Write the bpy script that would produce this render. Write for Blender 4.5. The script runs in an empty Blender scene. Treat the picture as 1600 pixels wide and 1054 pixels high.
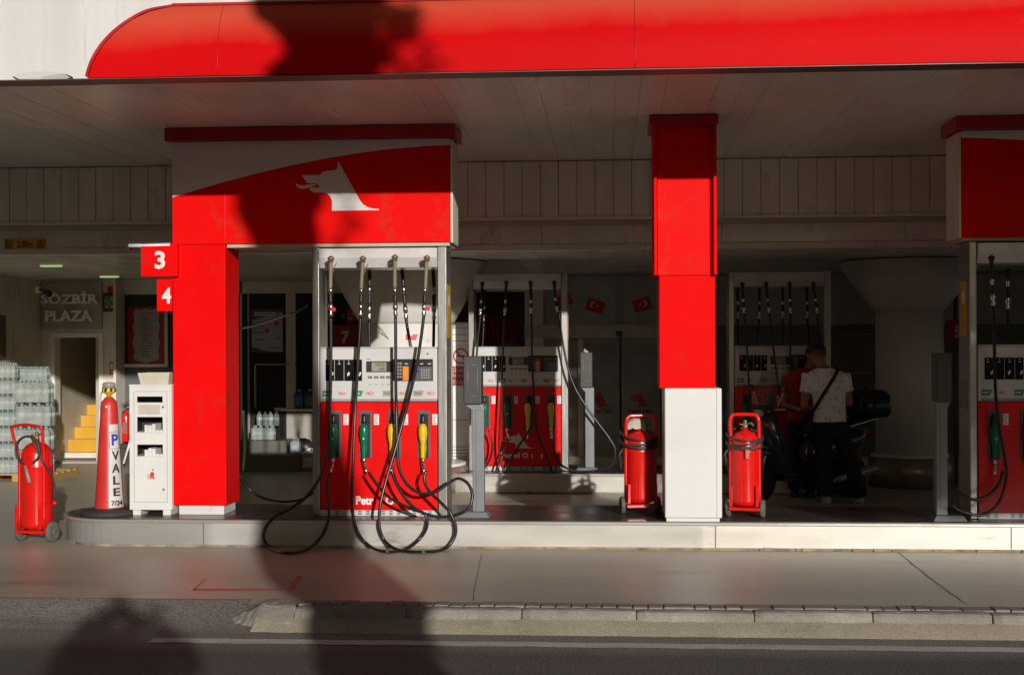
import bpy, bmesh, math, random
from mathutils import Vector, Matrix, geometry
R = math.radians
random.seed(7)
scene = bpy.context.scene
C = scene.collection
# ------------------------------------------------------------ camera
CAMZ = 1.71; F = 2148.0; YAW = R(4.0); ROLL = -0.0038; CY = 542.0
cam_d = bpy.data.cameras.new('camera'); cam = bpy.data.objects.new('camera', cam_d); C.objects.link(cam)
cam_d.sensor_width = 36; cam_d.lens = 36*F/1600; cam_d.shift_y = 15/1600; cam_d.clip_start = .05; cam_d.clip_end = 1000
CM = Matrix.Rotation(YAW, 4, 'Z') @ Matrix.Rotation(R(90), 4, 'X') @ Matrix.Rotation(ROLL, 4, 'Z')
cam.matrix_world = Matrix.Translation((0, 0, CAMZ)) @ CM
scene.camera = cam
# ------------------------------------------------------------ world, sun, exposure
EL = R(11.5); AZ = R(20.1)
w = bpy.data.worlds.new('World'); scene.world = w; w.use_nodes = True
nt = w.node_tree; sky = nt.nodes.new('ShaderNodeTexSky'); sky.sky_type = 'NISHITA'; sky.sun_disc = False
sky.sun_elevation = EL; sky.sun_rotation = R(180) - AZ; sky.air_density = 1.0; sky.dust_density = 2.0
bg = nt.nodes['Background']; bg.inputs[1].default_value = 0.056
nt.links.new(sky.outputs[0], bg.inputs[0])
sd = bpy.data.lights.new('sun', 'SUN'); sun = bpy.data.objects.new('sun', sd); C.objects.link(sun)
sd.energy = 5.0; sd.angle = R(.55); sd.color = (1, .945, .88)
SD = Vector((-math.sin(AZ)*math.cos(EL), math.cos(AZ)*math.cos(EL), -math.sin(EL)))
sun.rotation_euler = SD.to_track_quat('-Z', 'Y').to_euler(); sun.location = (5, -15, 10)
scene.view_settings.view_transform = 'Standard'; scene.view_settings.look = 'None'
scene.view_settings.exposure = -.46; scene.view_settings.gamma = 1
scene.cycles.use_denoising = True
scene.cycles.max_bounces = 10; scene.cycles.diffuse_bounces = 6
# ------------------------------------------------------------ measuring: a photograph pixel on a known plane
CR = CM.to_3x3()
def ray(px, py): return CR @ Vector(((px-800)/F, (CY-py)/F, -1))
def at(px, py, Y):
    d = ray(px, py); t = Y/d.y; return Vector((d.x*t, Y, CAMZ+d.z*t))
def ong(px, py, z):
    d = ray(px, py); t = (z-CAMZ)/d.z; return Vector((d.x*t, d.y*t, z))
def AX(px, Y, py=542): return at(px, py, Y).x
def AZz(py, px, Y): return at(px, py, Y).z
# ------------------------------------------------------------ materials
MC = {}
def mat(name, col, rough=.5, metal=0, var=.12, scale=4, bump=0, bscale=30, rvar=.1, emis=0, trans=0, coat=0, streak=None, alpha=1, dirt=None, dscale=1.5, dcut=.55, spec=.5):
    if name in MC: return MC[name]
    m = bpy.data.materials.new(name); m.use_nodes = True; n = m.node_tree; L = n.links
    b = n.nodes['Principled BSDF']
    tc = n.nodes.new('ShaderNodeTexCoord'); mp = n.nodes.new('ShaderNodeMapping'); L.new(tc.outputs['Object'], mp.inputs[0])
    if streak: mp.inputs['Scale'].default_value = streak
    no = n.nodes.new('ShaderNodeTexNoise'); no.inputs['Scale'].default_value = scale; no.inputs['Detail'].default_value = 6; L.new(mp.outputs[0], no.inputs[0])
    cr = n.nodes.new('ShaderNodeValToRGB'); L.new(no.outputs[0], cr.inputs[0])
    lo = [max(0, c*(1-var)) for c in col[:3]]+[1]; hi = [min(1, c*(1+var)) for c in col[:3]]+[1]
    cr.color_ramp.elements[0].position = .3; cr.color_ramp.elements[1].position = .7
    cr.color_ramp.elements[0].color = lo; cr.color_ramp.elements[1].color = hi
    out = cr.outputs[0]
    if dirt:
        n2 = n.nodes.new('ShaderNodeTexNoise'); n2.inputs['Scale'].default_value = dscale; n2.inputs['Detail'].default_value = 9; n2.inputs['Roughness'].default_value = .7
        L.new(mp.outputs[0], n2.inputs[0])
        r2 = n.nodes.new('ShaderNodeValToRGB'); L.new(n2.outputs[0], r2.inputs[0]); r2.color_ramp.elements[0].position = dcut; r2.color_ramp.elements[1].position = dcut+.14
        mx = n.nodes.new('ShaderNodeMix'); mx.data_type = 'RGBA'; L.new(r2.outputs[0], mx.inputs[0]); L.new(out, mx.inputs[6]); mx.inputs[7].default_value = (*dirt, 1)
        out = mx.outputs[2]
    L.new(out, b.inputs['Base Color'])
    mr = n.nodes.new('ShaderNodeMapRange'); L.new(no.outputs[0], mr.inputs[0]); mr.inputs[3].default_value = max(0, rough-rvar); mr.inputs[4].default_value = min(1, rough+rvar)
    L.new(mr.outputs[0], b.inputs['Roughness'])
    b.inputs['Metallic'].default_value = metal; b.inputs['Specular IOR Level'].default_value = spec
    if bump:
        n3 = n.nodes.new('ShaderNodeTexNoise'); n3.inputs['Scale'].default_value = bscale; n3.inputs['Detail'].default_value = 4; L.new(mp.outputs[0], n3.inputs[0])
        bp = n.nodes.new('ShaderNodeBump'); bp.inputs['Strength'].default_value = 1; bp.inputs['Distance'].default_value = bump; L.new(n3.outputs[0], bp.inputs['Height']); L.new(bp.outputs[0], b.inputs['Normal'])
    if emis: b.inputs['Emission Color'].default_value = (*col[:3], 1); b.inputs['Emission Strength'].default_value = emis
    if trans: b.inputs['Transmission Weight'].default_value = trans; b.inputs['IOR'].default_value = 1.33
    if coat: b.inputs['Coat Weight'].default_value = coat; b.inputs['Coat Roughness'].default_value = .12
    if alpha < 1: b.inputs['Alpha'].default_value = alpha
    MC[name] = m; return m
RED = (.80, .0035, .0035)
red = mat('red_paint', RED, .55, spec=.04, var=.05, scale=2, rvar=.08, bump=.0012, bscale=2.5, dirt=(.60, .016, .01), dscale=2.6, dcut=.54)
redsign = mat('red_sign_film', (.80, .004, .003), .5, spec=.06, var=.06, scale=1.5, rvar=.12, bump=.002, bscale=1.8, dirt=(.62, .03, .018), dscale=2.2, dcut=.54)
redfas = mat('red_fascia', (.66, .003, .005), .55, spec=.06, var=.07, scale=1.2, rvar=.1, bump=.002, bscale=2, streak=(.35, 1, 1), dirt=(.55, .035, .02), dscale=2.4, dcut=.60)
reddark = mat('dark_red_trim', (.33, .004, .006), .4)
pumpred = mat('pump_red', (.76, .004, .003), .32, spec=.3, var=.06, scale=3, coat=.0, bump=.0006, bscale=5, dirt=(.6, .02, .01), dscale=5, dcut=.66)
white = mat('white_paint', (.66, .65, .62), .45, var=.05, scale=3, dirt=(.56, .52, .45), dscale=3.5, dcut=.62)
whitebase = mat('white_base', (.68, .68, .66), .5, var=.06, scale=2, dirt=(.46, .43, .36), dscale=5, dcut=.60, bump=.0015, bscale=3)
signwhite = mat('sign_white', (.68, .67, .64), .4, var=.03)
wallwhite = mat('white_fascia', (.68, .68, .66), .55, var=.07, scale=1.2, streak=(5, 1, .35), dirt=(.50, .48, .43), dscale=2.4, dcut=.60, bump=.003, bscale=1.5)
ceil = mat('ceiling_panel', (.82, .78, .69), .24, spec=.8, metal=0, var=.12, scale=1.2, rvar=.1, bump=.005, bscale=1.1, streak=(1, .35, 1), dirt=(.62, .57, .47), dscale=1.6, dcut=.56)
ceilstrip = mat('metal_strip', (.86, .82, .72), .22, spec=.8, metal=0, var=.1, scale=2, rvar=.1, bump=.006, bscale=1.8, streak=(1.6, 1, .6), dirt=(.58, .52, .40), dscale=2, dcut=.58)
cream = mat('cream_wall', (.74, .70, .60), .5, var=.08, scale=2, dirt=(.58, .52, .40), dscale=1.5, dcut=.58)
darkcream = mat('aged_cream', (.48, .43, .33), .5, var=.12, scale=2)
pillarw = mat('pillar_white', (.82, .81, .77), .35, var=.06, scale=2, dirt=(.45, .42, .36), dscale=3, dcut=.62)
steel = mat('brushed_steel', (.44, .43, .40), .34, metal=.75, var=.12, scale=3, streak=(12, 12, .6), bump=.0006, bscale=20, dirt=(.3, .27, .22), dscale=3, dcut=.6)
chrome = mat('chrome', (.75, .73, .7), .18, metal=1, var=.1)
brass = mat('brass', (.30, .22, .13), .45, metal=.6)
alu = mat('island_cap', (.52, .51, .48), .3, metal=.5, var=.1, scale=2, streak=(.4, 1, 1))
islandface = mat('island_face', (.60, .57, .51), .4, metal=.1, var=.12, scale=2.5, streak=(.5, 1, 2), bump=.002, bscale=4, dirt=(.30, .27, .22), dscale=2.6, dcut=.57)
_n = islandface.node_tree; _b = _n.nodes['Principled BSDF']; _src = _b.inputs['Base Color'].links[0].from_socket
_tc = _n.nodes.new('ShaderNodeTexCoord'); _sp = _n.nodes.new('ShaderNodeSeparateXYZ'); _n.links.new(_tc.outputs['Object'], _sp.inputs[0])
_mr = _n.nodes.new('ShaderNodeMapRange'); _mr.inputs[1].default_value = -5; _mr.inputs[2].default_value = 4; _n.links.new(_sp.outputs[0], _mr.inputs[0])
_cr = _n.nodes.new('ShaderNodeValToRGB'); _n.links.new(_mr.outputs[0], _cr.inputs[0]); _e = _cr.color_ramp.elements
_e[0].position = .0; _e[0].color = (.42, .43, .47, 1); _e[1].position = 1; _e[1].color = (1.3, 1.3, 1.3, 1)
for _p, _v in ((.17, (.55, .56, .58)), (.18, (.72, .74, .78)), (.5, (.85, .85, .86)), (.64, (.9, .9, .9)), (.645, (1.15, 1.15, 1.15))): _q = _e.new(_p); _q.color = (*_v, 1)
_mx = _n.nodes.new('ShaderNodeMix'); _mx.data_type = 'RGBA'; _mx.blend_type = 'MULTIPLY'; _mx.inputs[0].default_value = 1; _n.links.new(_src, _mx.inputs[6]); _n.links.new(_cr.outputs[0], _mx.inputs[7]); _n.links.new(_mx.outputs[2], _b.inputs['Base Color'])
dirtbase = mat('island_footing', (.30, .24, .16), .9, var=.4, scale=7, bump=.01, bscale=16, dirt=(.13, .09, .06), dscale=5, dcut=.52)
black = mat('black_plastic', (.018, .018, .019), .4, var=.2)
rubber = mat('hose_rubber', (.012, .012, .013), .3, var=.3, scale=8, rvar=.1)
blackgl = mat('black_gloss', (.012, .012, .013), .12)
bpl = 0; greyp = mat('grey_plastic', (.10, .10, .105), .45, var=.15)
greypost = mat('grey_post', (.22, .235, .25), .42, metal=.2, var=.08)
taupe = mat('hose_sleeve', (.22, .19, .13), .6)
green = mat('nozzle_green', (.0, .16, .075), .3, var=.15); yellow = mat('nozzle_yellow', (.75, .50, .0), .35, var=.1)
lgreen = mat('label_green', (.02, .25, .11), .5); ltan = mat('label_tan', (.38, .33, .27), .5); lora = mat('label_orange', (.75, .13, .04), .5)
oran = mat('orange_plastic', (.85, .28, .02), .4); lcd = mat('lcd', (.22, .26, .15), .2); lcdd = mat('lcd_digits', (.05, .07, .04), .5)
lblue = mat('label_blue', (.03, .05, .42), .4)
lred = mat('label_red', (.62, .02, .02), .5)
textw = mat('lettering_white', (.8, .78, .75), .4)
paper = mat('paper', (.7, .69, .64), .7)
exred = mat('extinguisher_red', (.72, .008, .005), .28, var=.08, scale=4, coat=.4, dirt=(.45, .03, .015), dscale=7, dcut=.66)
wheelr = mat('tyre_grey', (.12, .115, .10), .8, var=.3, scale=20); rim = mat('rim_grey', (.2, .19, .17), .6)
glassd = mat('dark_glass', (.035, .037, .036), .08, var=.4, scale=1.5, rvar=.05)
frost = mat('frosted_glass', (.42, .42, .39), .25, var=.1)
# paving --------------------------------------------------------
def groundmat(name, c1, c2, rough, grain=90, bump=.003, patch=.5, stain=(.05, .045, .04), gcon=.25, streakx=1, cracks=0):
    m = bpy.data.materials.new(name); m.use_nodes = True; n = m.node_tree; L = n.links; b = n.nodes['Principled BSDF']
    tc = n.nodes.new('ShaderNodeTexCoord'); mp = n.nodes.new('ShaderNodeMapping'); mp.inputs['Scale'].default_value = (streakx, 1, 1); L.new(tc.outputs['Object'], mp.inputs[0])
    a = n.nodes.new('ShaderNodeTexNoise'); a.inputs['Scale'].default_value = patch; a.inputs['Detail'].default_value = 8; a.inputs['Roughness'].default_value = .62; L.new(mp.outputs[0], a.inputs[0])
    r = n.nodes.new('ShaderNodeValToRGB'); L.new(a.outputs[0], r.inputs[0]); r.color_ramp.elements[0].position = .32; r.color_ramp.elements[1].position = .68
    r.color_ramp.elements[0].color = (*c1, 1); r.color_ramp.elements[1].color = (*c2, 1)
    s = n.nodes.new('ShaderNodeTexNoise'); s.inputs['Scale'].default_value = patch*2.3; s.inputs['Detail'].default_value = 10; s.inputs['Roughness'].default_value = .7; L.new(mp.outputs[0], s.inputs[0])
    sr = n.nodes.new('ShaderNodeValToRGB'); L.new(s.outputs[0], sr.inputs[0]); sr.color_ramp.elements[0].position = .56; sr.color_ramp.elements[1].position = .75
    mx = n.nodes.new('ShaderNodeMix'); mx.data_type = 'RGBA'; L.new(sr.outputs[0], mx.inputs[0]); L.new(r.outputs[0], mx.inputs[6]); mx.inputs[7].default_value = (*stain, 1)
    g = n.nodes.new('ShaderNodeTexNoise'); g.inputs['Scale'].default_value = grain; g.inputs['Detail'].default_value = 3; g.inputs['Roughness'].default_value = .8; L.new(tc.outputs['Object'], g.inputs[0])
    gr = n.nodes.new('ShaderNodeMapRange'); L.new(g.outputs[0], gr.inputs[0]); gr.inputs[1].default_value = .3; gr.inputs[2].default_value = .7; gr.inputs[3].default_value = 1-gcon; gr.inputs[4].default_value = 1+gcon
    m2 = n.nodes.new('ShaderNodeMix'); m2.data_type = 'RGBA'; m2.blend_type = 'MULTIPLY'; m2.inputs[0].default_value = 1; L.new(mx.outputs[2], m2.inputs[6]); L.new(gr.outputs[0], m2.inputs[7])
    out = m2.outputs[2]
    if cracks:
        v = n.nodes.new('ShaderNodeTexVoronoi'); v.feature = 'DISTANCE_TO_EDGE'; v.inputs['Scale'].default_value = cracks; v.inputs['Randomness'].default_value = 1
        wn = n.nodes.new('ShaderNodeMix'); wn.data_type = 'VECTOR'; wn.inputs[0].default_value = .12; L.new(tc.outputs['Object'], wn.inputs[4]); L.new(a.outputs['Color'], wn.inputs[5]); L.new(wn.outputs[1], v.inputs[0])
        cr = n.nodes.new('ShaderNodeValToRGB'); L.new(v.outputs[0], cr.inputs[0]); cr.color_ramp.elements[0].position = 0; cr.color_ramp.elements[1].position = .006
        cr.color_ramp.elements[0].color = (.35, .35, .35, 1); cr.color_ramp.elements[1].color = (1, 1, 1, 1)
        m3 = n.nodes.new('ShaderNodeMix'); m3.data_type = 'RGBA'; m3.blend_type = 'MULTIPLY'; m3.inputs[0].default_value = 1; L.new(out, m3.inputs[6]); L.new(cr.outputs[0], m3.inputs[7]); out = m3.outputs[2]
    L.new(out, b.inputs['Base Color'])
    rr = n.nodes.new('ShaderNodeMapRange'); L.new(a.outputs[0], rr.inputs[0]); rr.inputs[3].default_value = rough-.12; rr.inputs[4].default_value = rough+.12; L.new(rr.outputs[0], b.inputs['Roughness'])
    bp = n.nodes.new('ShaderNodeBump'); bp.inputs['Distance'].default_value = bump; L.new(g.outputs[0], bp.inputs['Height']); L.new(bp.outputs[0], b.inputs['Normal'])
    return m
asphalt = groundmat('asphalt', (.18, .17, .155), (.30, .285, .25), .8, 55, .006, .6, (.08, .075, .07), .7, .22)
concrete = groundmat('forecourt_concrete', (.33, .305, .25), (.55, .51, .42), .42, 90, .0016, .45, (.15, .135, .11), .16, .35)
kerbmat = groundmat('kerb_concrete', (.20, .18, .155), (.31, .28, .24), .85, 60, .004, 1.6, (.19, .165, .13), .2, 1)
linem = groundmat('line_paint', (.46, .44, .41), (.58, .56, .52), .7, 60, .002, 3.5, (.17, .158, .145), .25, .5)
guttermat = groundmat('gutter_concrete', (.30, .26, .19), (.42, .37, .28), .85, 60, .004, 1.2, (.20, .17, .13), .25, 1)
# the driving lane is darker, newer asphalt than the strip along the kerb
_n = asphalt.node_tree; _b = _n.nodes['Principled BSDF']; _src = _b.inputs['Base Color'].links[0].from_socket
_tc = _n.nodes.new('ShaderNodeTexCoord'); _sp = _n.nodes.new('ShaderNodeSeparateXYZ'); _n.links.new(_tc.outputs['Object'], _sp.inputs[0])
_no = _n.nodes.new('ShaderNodeTexNoise'); _no.inputs['Scale'].default_value = 1.1; _no.inputs['Detail'].default_value = 5; _n.links.new(_tc.outputs['Object'], _no.inputs[0])
_ma = _n.nodes.new('ShaderNodeMath'); _ma.operation = 'MULTIPLY_ADD'; _ma.inputs[1].default_value = .35; _n.links.new(_no.outputs[0], _ma.inputs[0]); _n.links.new(_sp.outputs[1], _ma.inputs[2])
_mr = _n.nodes.new('ShaderNodeMapRange'); _mr.inputs[1].default_value = 8.25; _mr.inputs[2].default_value = 8.62; _mr.inputs[3].default_value = .40; _mr.inputs[4].default_value = 1; _n.links.new(_ma.outputs[0], _mr.inputs[0])
_mx = _n.nodes.new('ShaderNodeMix'); _mx.data_type = 'RGBA'; _mx.blend_type = 'MULTIPLY'; _mx.inputs[0].default_value = 1; _n.links.new(_src, _mx.inputs[6]); _n.links.new(_mr.outputs[0], _mx.inputs[7]); _n.links.new(_mx.outputs[2], _b.inputs['Base Color'])
# sky glare painted into the colour of the red fascia's upper half
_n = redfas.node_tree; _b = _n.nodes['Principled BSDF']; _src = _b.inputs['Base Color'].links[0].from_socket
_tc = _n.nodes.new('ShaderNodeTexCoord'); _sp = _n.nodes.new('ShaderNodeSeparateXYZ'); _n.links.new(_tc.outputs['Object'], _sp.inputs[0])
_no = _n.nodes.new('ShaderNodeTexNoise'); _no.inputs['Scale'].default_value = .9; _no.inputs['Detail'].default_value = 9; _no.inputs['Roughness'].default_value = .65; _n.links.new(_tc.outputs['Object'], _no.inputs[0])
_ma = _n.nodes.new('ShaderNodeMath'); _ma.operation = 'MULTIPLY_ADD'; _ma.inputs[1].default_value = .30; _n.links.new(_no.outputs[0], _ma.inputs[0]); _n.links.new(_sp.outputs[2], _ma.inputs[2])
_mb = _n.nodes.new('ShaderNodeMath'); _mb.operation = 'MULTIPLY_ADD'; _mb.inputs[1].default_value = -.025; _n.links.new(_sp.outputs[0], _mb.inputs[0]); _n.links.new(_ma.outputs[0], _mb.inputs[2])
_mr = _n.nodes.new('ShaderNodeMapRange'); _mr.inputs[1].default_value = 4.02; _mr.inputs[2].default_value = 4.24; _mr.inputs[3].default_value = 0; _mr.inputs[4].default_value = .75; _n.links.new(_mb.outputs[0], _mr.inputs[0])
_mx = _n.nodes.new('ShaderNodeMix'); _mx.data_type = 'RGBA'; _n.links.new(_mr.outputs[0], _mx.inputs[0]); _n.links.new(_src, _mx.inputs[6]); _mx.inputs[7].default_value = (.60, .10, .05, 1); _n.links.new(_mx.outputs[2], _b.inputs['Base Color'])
def tilemat():
    m = bpy.data.materials.new('island_tiles'); m.use_nodes = True; n = m.node_tree; L = n.links; b = n.nodes['Principled BSDF']
    tc = n.nodes.new('ShaderNodeTexCoord'); br = n.nodes.new('ShaderNodeTexBrick'); L.new(tc.outputs['Object'], br.inputs[0])
    br.offset = 0; br.inputs['Scale'].default_value = 1; br.inputs['Brick Width'].default_value = .4; br.inputs['Row Height'].default_value = .295; br.inputs['Mortar Size'].default_value = .004
    br.inputs['Color1'].default_value = (.075, .06, .05, 1); br.inputs['Color2'].default_value = (.055, .045, .04, 1); br.inputs['Mortar'].default_value = (.15, .13, .11, 1)
    L.new(br.outputs[0], b.inputs['Base Color'])
    no = n.nodes.new('ShaderNodeTexNoise'); no.inputs['Scale'].default_value = 3; no.inputs['Detail'].default_value = 6; L.new(tc.outputs['Object'], no.inputs[0])
    mr = n.nodes.new('ShaderNodeMapRange'); L.new(no.outputs[0], mr.inputs[0]); mr.inputs[3].default_value = .12; mr.inputs[4].default_value = .5; L.new(mr.outputs[0], b.inputs['Roughness'])
    return m
tiles = tilemat()
# ------------------------------------------------------------ mesh helpers
class MB:
    def __init__(s): s.v = []; s.f = []; s.mi = []; s.sm = []; s.cur = 0; s.mats = []
    def m(s, material):
        if material not in s.mats: s.mats.append(material)
        s.cur = s.mats.index(material); return s
    def add(s, vs, fs, smooth=False):
        o = len(s.v); s.v += [tuple(v) for v in vs]
        for f in fs: s.f.append([i+o for i in f]); s.mi.append(s.cur); s.sm.append(smooth)
        return s
    def box(s, x0, x1, y0, y1, z0, z1, M=None):
        vs = [Vector((x, y, z)) for x in (x0, x1) for y in (y0, y1) for z in (z0, z1)]
        if M: vs = [M @ v for v in vs]
        return s.add(vs, [(0, 1, 3, 2), (4, 6, 7, 5), (0, 4, 5, 1), (2, 3, 7, 6), (0, 2, 6, 4), (1, 5, 7, 3)])
    def tube(s, pts, r, n=8, caps=True, closed=False):
        pts = [Vector(p) for p in pts]; N = len(pts); rs = r if isinstance(r, (list, tuple)) else [r]*N
        vs = []; up = None
        for i, p in enumerate(pts):
            a = pts[(i-1) % N] if (closed or i > 0) else p; b = pts[(i+1) % N] if (closed or i < N-1) else p
            t = (b-a); t = t.normalized() if t.length > 1e-9 else Vector((0, 0, 1))
            if up is None: up = t.orthogonal().normalized()
            up = (up - t*up.dot(t)); up = up.normalized() if up.length > 1e-6 else t.orthogonal().normalized()
            q = t.cross(up)
            for k in range(n):
                an = 2*math.pi*k/n; vs.append(p + (up*math.cos(an)+q*math.sin(an))*rs[i])
        fs = []
        for i in range(N if closed else N-1):
            j = (i+1) % N
            for k in range(n): fs.append((i*n+k, i*n+(k+1) % n, j*n+(k+1) % n, j*n+k))
        if caps and not closed: fs.append(tuple(range(n))[::-1]); fs.append(tuple((N-1)*n+k for k in range(n)))
        return s.add(vs, fs, True)
    def lathe(s, prof, c=(0, 0, 0), n=24, M=None, sx=1, sy=1):
        vs = []; c = Vector(c)
        for r, z in prof:
            for k in range(n):
                a = 2*math.pi*k/n; v = Vector((r*math.cos(a)*sx, r*math.sin(a)*sy, z))
                if M: v = M @ v
                vs.append(v+c)
        fs = []
        for i in range(len(prof)-1):
            for k in range(n): fs.append((i*n+k, i*n+(k+1) % n, (i+1)*n+(k+1) % n, (i+1)*n+k))
        s.add(vs, fs, True)
        o = len(s.v)-len(vs); 
        for idx, row in ((0, 0), (1, len(prof)-1)):
            if prof[row][0] > 1e-4:
                f = [o+row*n+k for k in range(n)]; s.f.append(f[::-1] if idx == 0 else f); s.mi.append(s.cur); s.sm.append(False)
        return s
    def prism(s, pts, y0, y1):   # polygon in XZ, thickness along Y (y0 nearer the camera)
        n = len(pts); vs = [(x, y0, z) for x, z in pts]+[(x, y1, z) for x, z in pts]
        tri = geometry.tessellate_polygon([[Vector((x, z, 0)) for x, z in pts]])
        fs = [tuple(t) for t in tri]+[tuple(i+n for i in t)[::-1] for t in tri]+[(i, (i+1) % n, (i+1) % n+n, i+n) for i in range(n)]
        return s.add(vs, fs)
    def build(s, name, material=None, parent=None, bevel=0, seg=2, fixn=True):
        me = bpy.data.meshes.new(name); me.from_pydata(s.v, [], s.f)
        for mm in (s.mats or [material]): me.materials.append(mm)
        for p, i, sm in zip(me.polygons, s.mi, s.sm): p.material_index = i; p.use_smooth = sm
        if fixn:
            bm = bmesh.new(); bm.from_mesh(me); bmesh.ops.recalc_face_normals(bm, faces=bm.faces); bm.to_mesh(me); bm.free()
        o = bpy.data.objects.new(name, me); C.objects.link(o)
        if parent: o.parent = parent
        if bevel:
            b = o.modifiers.new('bevel', 'BEVEL'); b.width = bevel; b.segments = seg; b.limit_method = 'ANGLE'; b.angle_limit = R(50)
        return o
def tag(o, label=None, cat=None, group=None, kind=None):
    if label: o['label'] = label
    if cat: o['category'] = cat
    if group: o['group'] = group
    if kind: o['kind'] = kind
    return o
def empty(name, loc, label, cat, group=None, rz=0):
    o = bpy.data.objects.new(name, None); C.objects.link(o); o.location = loc; o.rotation_euler = (0, 0, rz); o.empty_display_size = .2
    return tag(o, label, cat, group)
def bx(name, x0, x1, y0, y1, z0, z1, m, parent=None, bevel=0): return MB().box(x0, x1, y0, y1, z0, z1).build(name, m, parent, bevel)
def spline(pts, k=6):
    P = [Vector(p) for p in pts]; P = [P[0]*2-P[1]]+P+[P[-1]*2-P[-2]]; out = []
    for i in range(1, len(P)-2):
        p0, p1, p2, p3 = P[i-1:i+3]
        for j in range(k):
            t = j/k; out.append(.5*((2*p1)+(p2-p0)*t+(2*p0-5*p1+4*p2-p3)*t*t+(3*p1-p0-3*p2+p3)*t**3))
    out.append(P[-2]); return out
def txt(name, s, x0, x1, z0, z1, y, m, parent=None, bold=.0, t=.003, M=None, arc=None):
    cu = bpy.data.curves.new('t', 'FONT'); cu.body = s; cu.offset = bold; cu.resolution_u = 3; cu.extrude = .01
    ob = bpy.data.objects.new('t', cu); C.objects.link(ob); bpy.context.view_layer.update()
    me = bpy.data.meshes.new_from_object(ob.evaluated_get(bpy.context.evaluated_depsgraph_get())); bpy.data.objects.remove(ob); bpy.data.curves.remove(cu)
    me.name = name
    xs = [v.co.x for v in me.vertices]; ys = [v.co.y for v in me.vertices]; a, b, c, d = min(xs), max(xs), min(ys), max(ys)
    for v in me.vertices:
        px = x0+(v.co.x-a)/(b-a)*(x1-x0); pz = z0+(v.co.y-c)/(d-c)*(z1-z0); py = y-(t if v.co.z > 0 else 0)
        v.co = (px, py, pz)
        if arc: v.co = arc(v.co)
        if M: v.co = M @ v.co
    me.materials.clear(); me.materials.append(m)
    o = bpy.data.objects.new(name, me); C.objects.link(o)
    if parent: o.parent = parent
    return o
def copy_tree(o, parent=None):
    c = o.copy(); C.objects.link(c)
    if parent: c.parent = parent
    for ch in list(o.children): copy_tree(ch, c)
    return c
GZ = .24   # top of the pump islands
# ------------------------------------------------------------ ground
def sheet(name, pts, z, m, sub=None):
    return tag(MB().add([(x, y, z) for x, y in pts], [tuple(range(len(pts)))]).build(name, m, fixn=False), kind='structure')
KX = ong(385, 960, 0).x      # where the kerb stones begin
sheet('road', [(-60, -60), (60, -60), (60, 8.86), (-60, 8.86)], -.11, asphalt)
sheet('forecourt', [(-60, 9.22), (KX-.1, 9.22), (KX-.1, 9.04), (60, 9.04), (60, 60), (-60, 60)], 0, concrete)
rm = MB(); rows = [(9.222, -.002), (9.16, -.012), (8.95, -.075), (8.74, -.106), (8.6, -.114)]
nx = 40; vs = []; fs = []
for i in range(nx+1):
    x = -20+(KX+.35+20)*i/nx; wob = .03*math.sin(x*3.1)+.02*math.sin(x*7.7)
    for y, z in rows: vs.append((x, y+(wob if y < 9.2 else 0), z))
for i in range(nx):
    for j in range(4): fs.append((i*5+j, i*5+j+1, (i+1)*5+j+1, (i+1)*5+j))
tag(rm.add(vs, fs, True).build('driveway_ramp', asphalt), kind='structure')
LX = ong(232, 1003, -.11).x
mk = MB(); vs = []; fs = []; nn = 160
for i in range(nn+1):
    x = LX+(14)*i/nn; e = .006*math.sin(x*9)+.004*math.sin(x*23)
    vs += [(x, 8.325+e, -.105), (x, 8.455+e*.7, -.105)]
for i in range(nn): fs.append((i*2, i*2+1, i*2+3, i*2+2))
tag(mk.add(vs, fs).build('road_marking', linem, fixn=False), kind='structure')
# kerb: stones with joints, a strip of small setts behind, a broken concrete nose at the left end
from mathutils import noise
kb = MB(); x = KX+.28; rnd = random.Random(3)
joints = [ong(p, 975, -.05).x for p in (448, 628, 813, 995, 1180, 1365, 1550, 1735, 1920)]
for a, b_ in zip(joints[:-1], joints[1:]):
    a += .002+rnd.random()*.002; b_ -= .002; dz = rnd.uniform(-.004, .004); dy = rnd.uniform(-.006, .006)
    prof = [(8.928, -.12), (8.928, .020), (8.87, .022), (8.842, .014), (8.83, -.004), (8.825, -.05), (8.815, -.13)]
    n = 14; vs = []; fs = []
    for i in range(n+1):
        xx = a+(b_-a)*i/n; ed = .012 if i in (0, n) else 0
        for y, z in prof: vs.append((xx, y+dy+rnd.uniform(-.003, .003)+(ed if y < 8.9 else 0), z+dz+rnd.uniform(-.0025, .0025)-ed*.5))
    k = len(prof)
    for i in range(n):
        for j in range(k-1): fs.append((i*k+j, i*k+j+1, (i+1)*k+j+1, (i+1)*k+j))
    fs += [tuple(range(k)), tuple(n*k+j for j in range(k))]
    kb.add(vs, fs, False)
x = joints[0]
while x < 9:                      # setts between kerb and forecourt
    wdt = rnd.choice([.1, .1, .2, .1]); z = .012+rnd.uniform(-.003, .004)
    kb.box(x+.004, x+wdt-.004, 8.945, 9.08, -.1, z+.012); x += wdt
kb.box(joints[0], 9, 8.93, 9.09, -.1, .012)
gm = MB(); vs = []; fs = []; ng = 220
for i in range(ng+1):
    x = joints[0]-.25+(9.3-joints[0])*i/ng; e = .008*noise.noise((x*6, 0, 0))+.004*noise.noise((x*25, 1, 0))
    vs += [(x, 8.835, -.04+.006*noise.noise((x*9, 2, 0))), (x, 8.80, -.052), (x, 8.70+e, -.098), (x, 8.67+e*1.5, -.114)]
for i in range(ng):
    for j in range(3): fs.append((i*4+j, i*4+j+1, i*4+5+j, i*4+4+j))
tag(gm.add(vs, fs, True).build('gutter', guttermat), kind='structure')
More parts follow.
